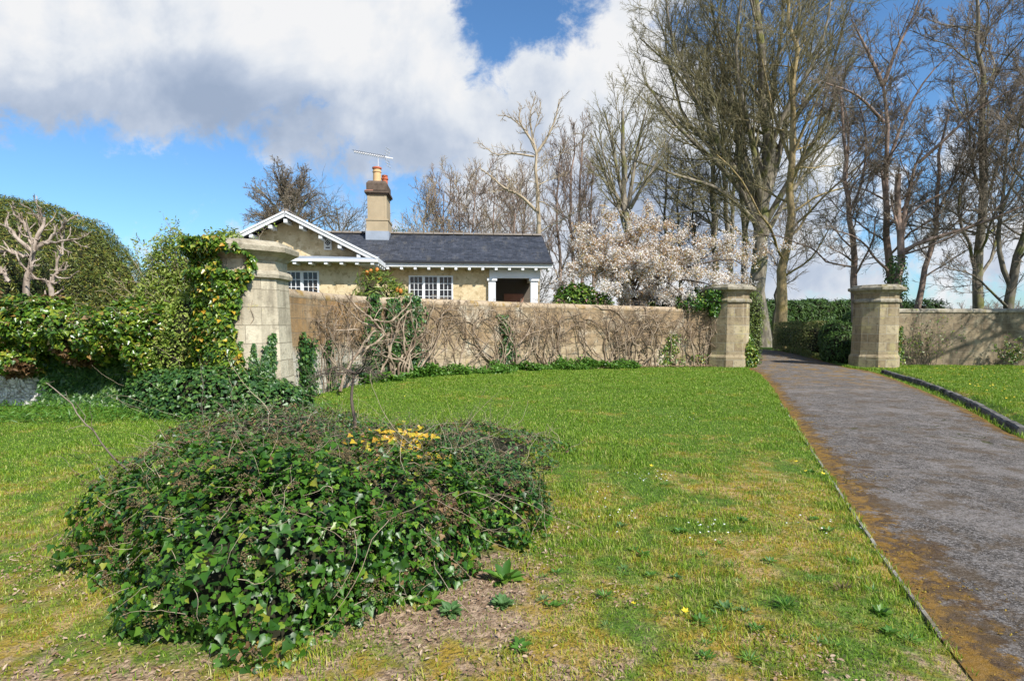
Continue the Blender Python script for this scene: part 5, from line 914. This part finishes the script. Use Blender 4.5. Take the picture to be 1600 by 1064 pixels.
# thicket of brushwood behind the slate roof
bw = lv((20, .1, 42, .5, .5, 6, .12, .1, .03, 3), (12, .1, 40, .55, .6, 5, .14, .08, .02, 3), (9, .1, 40, .55, .75, 4, .16, .05, .0155))
for i, (u, top, Yd, lab) in enumerate(((665, 318, 42, 'lowest pale brushwood tree just right of the chimney'), (692, 300, 44, 'second brushwood tree from the chimney behind the roof'), (715, 290, 46, 'third brushwood tree from the chimney behind the roof'), (742, 285, 44, 'reddish brushwood tree behind the middle of the roof'), (770, 296, 46, 'dense brushwood tree left of the gnarled pale tree'), (800, 300, 43, 'brushwood tree under the lowest limb of the gnarled pale tree'), (822, 285, 47, 'last brushwood tree left of the trunk of the gnarled pale tree'))):
    tree('brushwood_tree', lab, None, [(u, 560, Yd), (u, 440, Yd), (u+4*((i % 3)-1), 370, Yd), (u+2, top, Yd)], .14, bw, 150+i, 'bk_r', 'tw_r' if i % 2 else 'tw_p')
shrub('conifer', 'small olive conifer peeping over the roof beside the chimney', 'tree', (-6.0, 32, 0), [((-6.3, 32, 4.4), (.7, .6, 2.3)), ((-6.3, 32, 3), (1.1, .8, 2.6))], 2600, NEEDLE, M['yew'], .15, .3, amp=.3, core=.75, up=.8, down=-.4)
# far hedgerow wood on the horizon
rs = RS(8); st = []; n_ = 700; x = rs.uniform(60, 230, n_); P0 = np.stack([x, 130+rs.uniform(0, 25, n_), np.zeros(n_)], 1); A = grow(rs, P0, np.stack([rs.normal(0, .15, n_), 0*x, 1+0*x], 1), rs.uniform(4, 7.5, n_), np.full(n_, .1), 5, .1, .05, .4); q = spawn(rs, A[0], A[1], 16, .1, 1, 50, 15, .4, .5, .04); B_ = grow(rs, *q, 4, .2, .05, .5); q = spawn(rs, B_[0], B_[1], 4, .1, 1, 45, 15, .5, .6, .03); C_ = grow(rs, *q, 3, .2, .05, .5)
V, F = tubes([(A[0], A[1], 3), (B_[0], B_[1], 3), (C_[0], C_[1], 3)]); o = mesh_obj('distant_wood', V, F, M['tw_r'], None, org=(140, 140, 0)); tag(o, 'far brown hedgerow wood on the horizon above the right wall', 'wood', kind='stuff')
# tree outside the picture whose shade falls on the right wall
tree('bare_tree', 'big bare tree beyond the right edge of the picture shading the wall', None, [(2010, 560, 18.5), (2010, 400, 18.5), (2010, 200, 18.5), (2000, 0, 18.5)], .4, lv((26, .15, 60, .5, .45, 8, .12, .02, .05, 5), (8, .2, 45, .5, .55, 6, .15, .02, .03, 3), (7, .1, 45, .5, .6, 5, .18, .0, .02)), 160, 'bk_d', 'tw_b')
# ------------------------------------------------------------------ lawn: blades, weeds, flowers, litter
def allowed(x, y):
    d, s = drive_dist(x, y); ok = (d > -.03)
    xs = np.r_[-16, -9, -5.6, -5.0, -4.45, WP[3:, 0], 9.1, 9.4, 13.2, 13.6, 15, 17, 19.3, 30]; ys = np.r_[10.6, 11.1, 10.8, 10.2, 11.5, WP[3:, 1]-.02, 21.8, 60, 60, 21.8, 22.6, 22.9, 22.9, 17]
    o = np.argsort(xs, kind='stable'); ok &= y < np.interp(x, xs[o], ys[o]); ok &= ~((s > 0) & (d < .42) & (y < 19.5) & (d > .0) & (rs.rand(len(x)) < .8)); return ok, d, s
def inbush(x, y, f=.93):
    r = np.zeros(len(x), bool)
    for c, rr in MB1: r |= ((np.abs((x-c[0])/rr[0])**2.5+np.abs((y-c[1])/rr[1])**2.5) < f)
    return r
N = 800000; y = rs.uniform(1.9, 23, N); x = rs.uniform(-1, 1, N)*(y*.98+.7); ok, d, s = allowed(x, y); ok &= ~inbush(x, y, .8)
dry = sst(10, 3.0, y)*.4+.45*fbm(v3(x*.8, y*.8), 4, 3)+.4*fbm(v3(x*3, y*3), 6, 3)
bare = (fbm(v3(x*1.4, y*1.4), 21, 3) > .28) & (y < 7); nb = np.minimum(((x+.5)/.85)**2+((y-3.3)/.75)**2, 1.6*y-3.35)+2.0*fbm(v3(x*3, y*3), 61, 3) < .75
ok &= ~(bare & (rs.rand(N) < .6)); ok &= ~(nb & (rs.rand(N) < .7)); x = x[ok]; y = y[ok]; dry = dry[ok]; s = s[ok]; d = d[ok]; dd = (d, s)
z = ground_h(x, y, dd)
lush = np.clip(1-dry*1.3, .25, 1.2)*(1+.7*(s > 0)); clump = np.clip(1+1.3*fbm(v3(x*1.7, y*1.7), 33, 3), .75, 2); ed = 1+.9*np.exp(-np.abs(d)*9)
h = rs.uniform(.012, .028, len(x))*(1+lush*.45)*clump*ed*(1+y*.008); wd = rs.uniform(.0016, .003, len(x))*(.7+y*.15)
az = rs.uniform(0, 2*PI, len(x)); ln = rs.uniform(.2, 1.0, len(x))*h; b0 = v3(x, y, z-.004); ax_ = v3(np.cos(az), np.sin(az)); pz = v3(-np.sin(az), np.cos(az))
V = np.stack([b0-ax_*wd[:, None], b0+ax_*wd[:, None], b0+pz*(ln*.35)[:, None]+v3(0*x, 0*x, h*.62)+ax_*(wd*.8)[:, None], b0+pz*(ln*.35)[:, None]+v3(0*x, 0*x, h*.62)-ax_*(wd*.8)[:, None], b0+pz*ln[:, None]+v3(0*x, 0*x, h)], 1).reshape(-1, 3)
i = np.arange(len(x))*5; F4 = np.stack([i, i+1, i+2, i+3], 1); F3 = np.stack([i+3, i+2, i+4], 1)
tag(mesh_obj('grass', V, [F4, F3], M['blade']), 'short mossy lawn grass', 'grass', kind='stuff')
def scat(n, x0, x1, y0, y1, f=None):
    x = rs.uniform(x0, x1, n); y = rs.uniform(y0, y1, n); ok, d, s = allowed(x, y); ok &= ~inbush(x, y)
    if f is not None: ok &= f(x, y, d, s)
    x = x[ok]; y = y[ok]; return x, y, ground_h(x, y, (d[ok], s[ok]))
# weedy fringe along the foot of the wall
n_ = 15000; s = s_at(560)+rs.rand(n_)*(s_at(990)-s_at(560)); wd = np.interp(s, [s_at(560), s_at(640), s_at(760), s_at(900), s_at(990)], [.5, 1.7, 1.3, 1.0, .5]); o_ = rs.rand(n_)**.8*wd*np.clip(.65+fbm(v3(s*.9, 0*s), 5), .2, 1.2); P, _ = onwall(s, .05+rs.rand(n_)*.3*(1-(o_/wd).clip(0, 1)*.6)*np.clip(1+fbm(v3(s*2, o_*2), 3)*1.2, .2, 2), o_+.05)
V, F = leaves(rs, P, rs.normal(0, .5, P.shape)+np.array([0, -.2, 1]), OVAL, .06, .14, .4, .5, -.2); tag(mesh_obj('weeds', V, F, M['weed'], None, smooth=True), 'lush bright green weeds along the foot of the curved wall', 'weeds', kind='stuff')
x, y, z = scat(9000, -11, -3.4, 9.3, 11.2); P = v3(x, y, z+rs.rand(len(x))*.13); V, F = leaves(rs, P, rs.normal(0, .5, P.shape)+np.array([0, -.2, 1]), LANCE, .06, .14, .4, .4, -.4); tag(mesh_obj('weeds', V, F, M['weed'], None, smooth=True), 'long grassy weeds below the ivy hedge at the left', 'weeds', kind='stuff')
# dead leaf litter round the mound
x, y, z = scat(30000, -4, 1.6, 1.9, 6.2, lambda x, y, d, s: ((((x+.5)/.9)**2+((y-3.3)/.8)**2+1.8*fbm(v3(x*2.5, y*2.5), 7, 3) < .8) | ((y < 2.7) & (fbm(v3(x*3, y*3), 71, 3) > .1)) | (inbush(x, y, 2.2) & (y < 5) & (fbm(v3(x*2, y*2), 17, 3) > -.15)) | ((fbm(v3(x*1.5, y*1.5), 27, 3) > .36) & (y < 4.5))) & (rs.rand(len(x)) < .6)); P = v3(x, y, z+rs.uniform(.004, .02, len(x))); V, F = leaves(rs, P, np.tile([0, 0, 1.], (len(x), 1)), OVAL, .012, .032, .45, .3, 0); tag(mesh_obj('leaf_litter', V, F, M['litter'], None), 'pale dead leaves on the worn soil round the ivy mound', 'leaves', kind='stuff')
n_ = 2200; s = rs.uniform(s_at(650), s_at(1150), n_); P, _ = onwall(s, .06+rs.rand(n_)*.06, rs.rand(n_)*.45); V, F = leaves(rs, P, np.tile([0, 0, 1.], (n_, 1)), OVAL, .04, .09, .4, .3, 0); tag(mesh_obj('leaf_litter', V, F, M['litter'], None), 'dead leaves piled against the foot of the curved wall', 'leaves', kind='stuff')
# moss cushions along the drive edges
t_ = rs.rand(26000)**1.0; e = rs.rand(26000)**1.4; k = (t_*(NK-30)).astype(int)+6; sd_ = rs.rand(26000) < .62; A = LEd[k]; B_ = REd[k]; fr = np.where(sd_, e*.2, 1-e*.1)[:, None]; q = A+(B_-A)*fr+rs.normal(0, .09, (26000, 2)); nn = fbm(v3(q[:, 0]*1.8, q[:, 1]*1.8), 51, 3); kk = (nn > -.05+e*.25) & (q[:, 1] < 24); q = q[kk]; zt = .014+.03*(1-(2*fr[kk, 0]-1)**2)
P = v3(q[:, 0], q[:, 1], zt+.003); V, F = leaves(rs, P, np.tile([0, 0, 1.], (len(P), 1)), OVAL, .008, .022, .5, .3, 0); tag(mesh_obj('moss', V, F, M['moss'], None), 'orange-brown moss crumbs along the edges of the drive', 'moss', kind='stuff')
# flowers
x, y, z = scat(500, 7.5, 18, 10, 22, lambda x, y, d, s: s > 0); x2, y2, z2 = scat(60, -8, 8, 3, 16); P = np.vstack([v3(x, y, z+.09), v3(x2, y2, z2+.05)[:24]]); V, F = place(FLOWER, P, rs.normal(0, .3, P.shape)+np.array([0, 0, 1]), rs.normal(0, 1, P.shape), rs.uniform(.03, .055, len(P))); tag(mesh_obj('dandelions', V, F, M['yflow'], None), 'tiny yellow flowers sprinkled over the grass verge and lawn', 'flowers', kind='stuff')
cs = [gr(*c) for c in ((1030, 755), (930, 785), (1115, 835), (1285, 835), (955, 820), (1060, 660), (1100, 840), (1010, 750))]; P = np.vstack([c+np.stack([rs.normal(0, .13, 9), rs.normal(0, .13, 9), np.full(9, .07)], 1) for c in cs]); V, F = place(FLOWER, P, rs.normal(0, .2, P.shape)+np.array([0, 0, 1]), rs.normal(0, 1, P.shape), .018); tag(mesh_obj('daisies', V, F, M['wflow'], None), 'sparse clusters of tiny white daisies in the lawn', 'flowers', kind='stuff')
# rosette weeds, one object each
def rosette(u, v, n, L, mat, label, tall=.5, grp=None, tm=OVAL, cat='plant', name='rosette_plant'):
    c = gr(u, v, .03); c[2] = float(ground_h(np.array([c[0]]), np.array([c[1]]))[0]); a = np.arange(n)*2.4; el = rs.uniform(.1, tall, n); r = rs.uniform(0, .03, n); P = c+np.stack([np.cos(a)*r, np.sin(a)*r, np.full(n, .01)], 1); tip = np.stack([np.cos(a), np.sin(a), el], 1); nor = np.stack([-np.cos(a)*el, -np.sin(a)*el, np.ones(n)], 1)
    V, F = place(tm, P, nor+rs.normal(0, .2, nor.shape), tip, rs.uniform(.6, 1, n)*L); o = mesh_obj(name, V, F, M[mat], None, smooth=True, org=c); tag(o, label, cat, grp)
rosette(788, 912, 18, .15, 'weed', 'largest bright green leafy rosette on the bare soil right of the ivy mound', .9, name='foxglove_plant')
rosette(668, 952, 11, .11, 'weed', 'yellow-green rosette on the leaf litter at the front of the ivy mound', .6)
rosette(705, 965, 40, .07, 'weedb', 'grey-green feathery weed on the leaf litter in front of the mound', .7)
rosette(785, 952, 50, .065, 'weedb', 'dark grey-green feathery weed below the largest rosette', .8)
rosette(812, 1024, 12, .07, 'weed', 'green rosette nearest the bottom of the picture below the mound', .5)
rosette(945, 938, 24, .08, 'weed', 'bright fine-leaved weed tuft on the dry lawn below the centre', 1.2, tm=LANCE)
rosette(1228, 948, 26, .09, 'weed', 'bright weed tuft on the dry lawn towards the drive', 1.2, tm=LANCE)
rosette(1315, 924, 18, .07, 'umbel', 'small dark brown withered plant near the drive edge', 1.6, tm=LANCE)
sm = [(865, 955), (890, 952), (1120, 960), (1060, 905), (1150, 912), (1143, 888), (1160, 955), (1240, 1000), (1350, 980), (1390, 990), (1298, 1010), (1365, 925), (1200, 880), (1100, 870), (825, 872), (852, 760), (905, 800), (990, 862), (1010, 870), (960, 770), (1040, 965), (850, 715), (1005, 690), (1330, 880), (1380, 960), (1420, 1000), (945, 985), (1290, 830), (1180, 830), (1120, 800), (1060, 830), (975, 905), (1030, 925), (1185, 985), (1105, 1010), (1170, 1035), (1470, 1035), (1450, 1020)]
sm += [(rs.uniform(820, 1400), rs.uniform(700, 1040)) for _ in range(34)]; sm = [q for q in sm if drive_dist([gr(*q)[0]], [gr(*q)[1]])[0][0] > .12]
for k, (u, v) in enumerate(sm): rosette(u+rs.uniform(-4, 4), v, 14+int(rs.rand()*14), rs.uniform(.032, .062), 'weed' if rs.rand() < .85 else 'weedb', 'small green weed tuft in the worn part of the lawn', 1.0, 'weed tufts scattered in the lawn', LANCE if k % 3 else OVAL, name='weed_tuft')
# ------------------------------------------------------------------ sky, sun
SUN_AZ = math.radians(-52)   # direction to the sun in the xy plane (behind and to the right of the camera)
SUN_EL = math.radians(44)
sd = Vector((math.cos(SUN_AZ)*math.cos(SUN_EL), math.sin(SUN_AZ)*math.cos(SUN_EL), math.sin(SUN_EL)))
l = bpy.data.lights.new('sun', 'SUN'); l.energy = 5.0; l.angle = math.radians(.5); l.color = (1, .955, .88)
so = bpy.data.objects.new('sun', l); COL.objects.link(so); so.rotation_euler = sd.to_track_quat('Z', 'Y').to_euler(); so.location = (0, 0, 30)
w = bpy.data.worlds.new('World'); scene.world = w; w.use_nodes = True; w.node_tree.nodes.clear()
class WG(G):
    def __init__(s): s.t = w.node_tree
g = WG(); out = g.nd('ShaderNodeOutputWorld')
sky = g.nd('ShaderNodeTexSky', sky_type='NISHITA'); sky.sun_disc = False; sky.sun_elevation = SUN_EL; sky.sun_rotation = PI/2-SUN_AZ; sky.air_density = 1.0; sky.dust_density = .6; sky.ozone_density = 3
D = g.nd('ShaderNodeTexCoord').outputs['Generated']; X, Y, Z = g.sep(D)
ay = g.math('MAXIMUM', g.math('ABSOLUTE', Y), .12); U = g.math('MULTIPLY', g.math('DIVIDE', X, ay), 1.0); Wv = g.math('DIVIDE', Z, ay)
def cu(u): return (u-800)/FPX
def cv(v): return (508-v)/FPX
cb = g.nd('ShaderNodeCombineXYZ'); g.put(cb.inputs[0], U); g.put(cb.inputs[1], Wv); uvw = cb.outputs[0]
# warp
n1 = g.noise(uvw, 2.3, 7, .6); n2 = g.noise(uvw, 7, 7, .62, .3); n3 = g.noise(uvw, 1.2, 3, .5, sx=(1, 2.2, 1))
nz = g.math('ADD', g.math('MULTIPLY_ADD', n1, 1.1, -.55), g.math('MULTIPLY_ADD', n2, .5, -.25))
def ell(u, v, ru, rv):
    a = g.math('DIVIDE', g.math('SUBTRACT', U, cu(u)), ru/FPX); b = g.math('DIVIDE', g.math('SUBTRACT', Wv, cv(v)), rv/FPX)
    return g.math('SUBTRACT', 1.0, g.math('SQRT', g.math('ADD', g.math('MULTIPLY', a, a), g.math('MULTIPLY', b, b))))
def els(u, v, ru, rv, k=1.0): return g.math('MULTIPLY', ell(u, v, ru, rv), k*min(ru, rv)/100)
f = els(200, 0, 800, 245)
for e in ((690, 150, 330, 150), (1010, 250, 330, 330), (-500, -250, 900, 450)): f = g.math('MAXIMUM', f, els(*e))
f = g.math('MAXIMUM', f, els(1450, 400, 700, 150, .3)); f = g.math('MAXIMUM', f, els(250, 500, 900, 60, .5))
f = g.math('MINIMUM', f, els(772, 22, 46, 90, -1.7)); f = g.math('MINIMUM', f, els(838, 45, 62, 46, -1.5)); f = g.math('MINIMUM', f, els(1500, -20, 380, 230, -.6))
nlo = g.math('MULTIPLY_ADD', g.noise(uvw, 3.2, 3, .5), 1.6, -.8); nhi = g.math('MULTIPLY_ADD', g.noise(uvw, 11, 10, .66, .25), 2.1, -1.05)
dens = g.step(g.math('ADD', f, g.math('ADD', nlo, nhi)), -.12, .42)
def off(dx, dy):
    n = g.nd('ShaderNodeVectorMath', operation='ADD'); g.put(n.inputs[0], uvw); n.inputs[1].default_value = (dx, dy, 0); return n.outputs[0]
rel = g.math('SUBTRACT', g.noise(uvw, 4.2, 7, .55, .2), g.noise(off(.035, .05), 4.2, 7, .55, .2))
dark = g.math('MAXIMUM', g.step(ell(240, 190, 760, 120), 0, .9), g.math('MULTIPLY', g.step(ell(640, 230, 380, 140), 0, 1), .7)); dark = g.math('MAXIMUM', dark, g.math('MULTIPLY', g.step(ell(1080, 340, 360, 160), 0, .8), .8))
dark = g.math('MAXIMUM', dark, g.math('MULTIPLY', g.step(ell(1400, 430, 600, 110), 0, .8), .35))
dark = g.math('MULTIPLY', dark, g.math('MULTIPLY_ADD', g.noise(off(3, 1), 2.4, 5, .6), 1.5, .0))
dark = g.math('ADD', g.math('ADD', dark, g.math('MULTIPLY', rel, 1.8)), g.math('MULTIPLY_ADD', nlo, .22, .09), clamp=True)
cc = g.ramp(dark, [(0, (.98, .985, 1.0)), (.2, (.86, .9, .96)), (.5, (.58, .66, .8)), (.85, (.42, .51, .67)), (1, (.38, .47, .63))])
b1 = g.nd('ShaderNodeBackground'); sc = g.mix(1.0, sky.outputs[0], (.7, .98, 1.16), 'MULTIPLY'); g.put(b1.inputs[0], sc); b1.inputs[1].default_value = .115
b2 = g.nd('ShaderNodeBackground'); g.put(b2.inputs[0], cc); b2.inputs[1].default_value = .69
# thin veil near the horizon
mx = g.nd('ShaderNodeMixShader'); g.put(mx.inputs[0], dens); g.t.links.new(b1.outputs[0], mx.inputs[1]); g.t.links.new(b2.outputs[0], mx.inputs[2]); g.t.links.new(mx.outputs[0], out.inputs[0])
scene.view_settings.view_transform = 'Standard'; scene.view_settings.look = 'None'; scene.view_settings.gamma = 1; scene.view_settings.exposure = .42
scene.render.film_transparent = False
scene.cycles.max_bounces = 6; scene.cycles.diffuse_bounces = 3; scene.cycles.glossy_bounces = 3; scene.cycles.transmission_bounces = 4; scene.cycles.transparent_max_bounces = 4
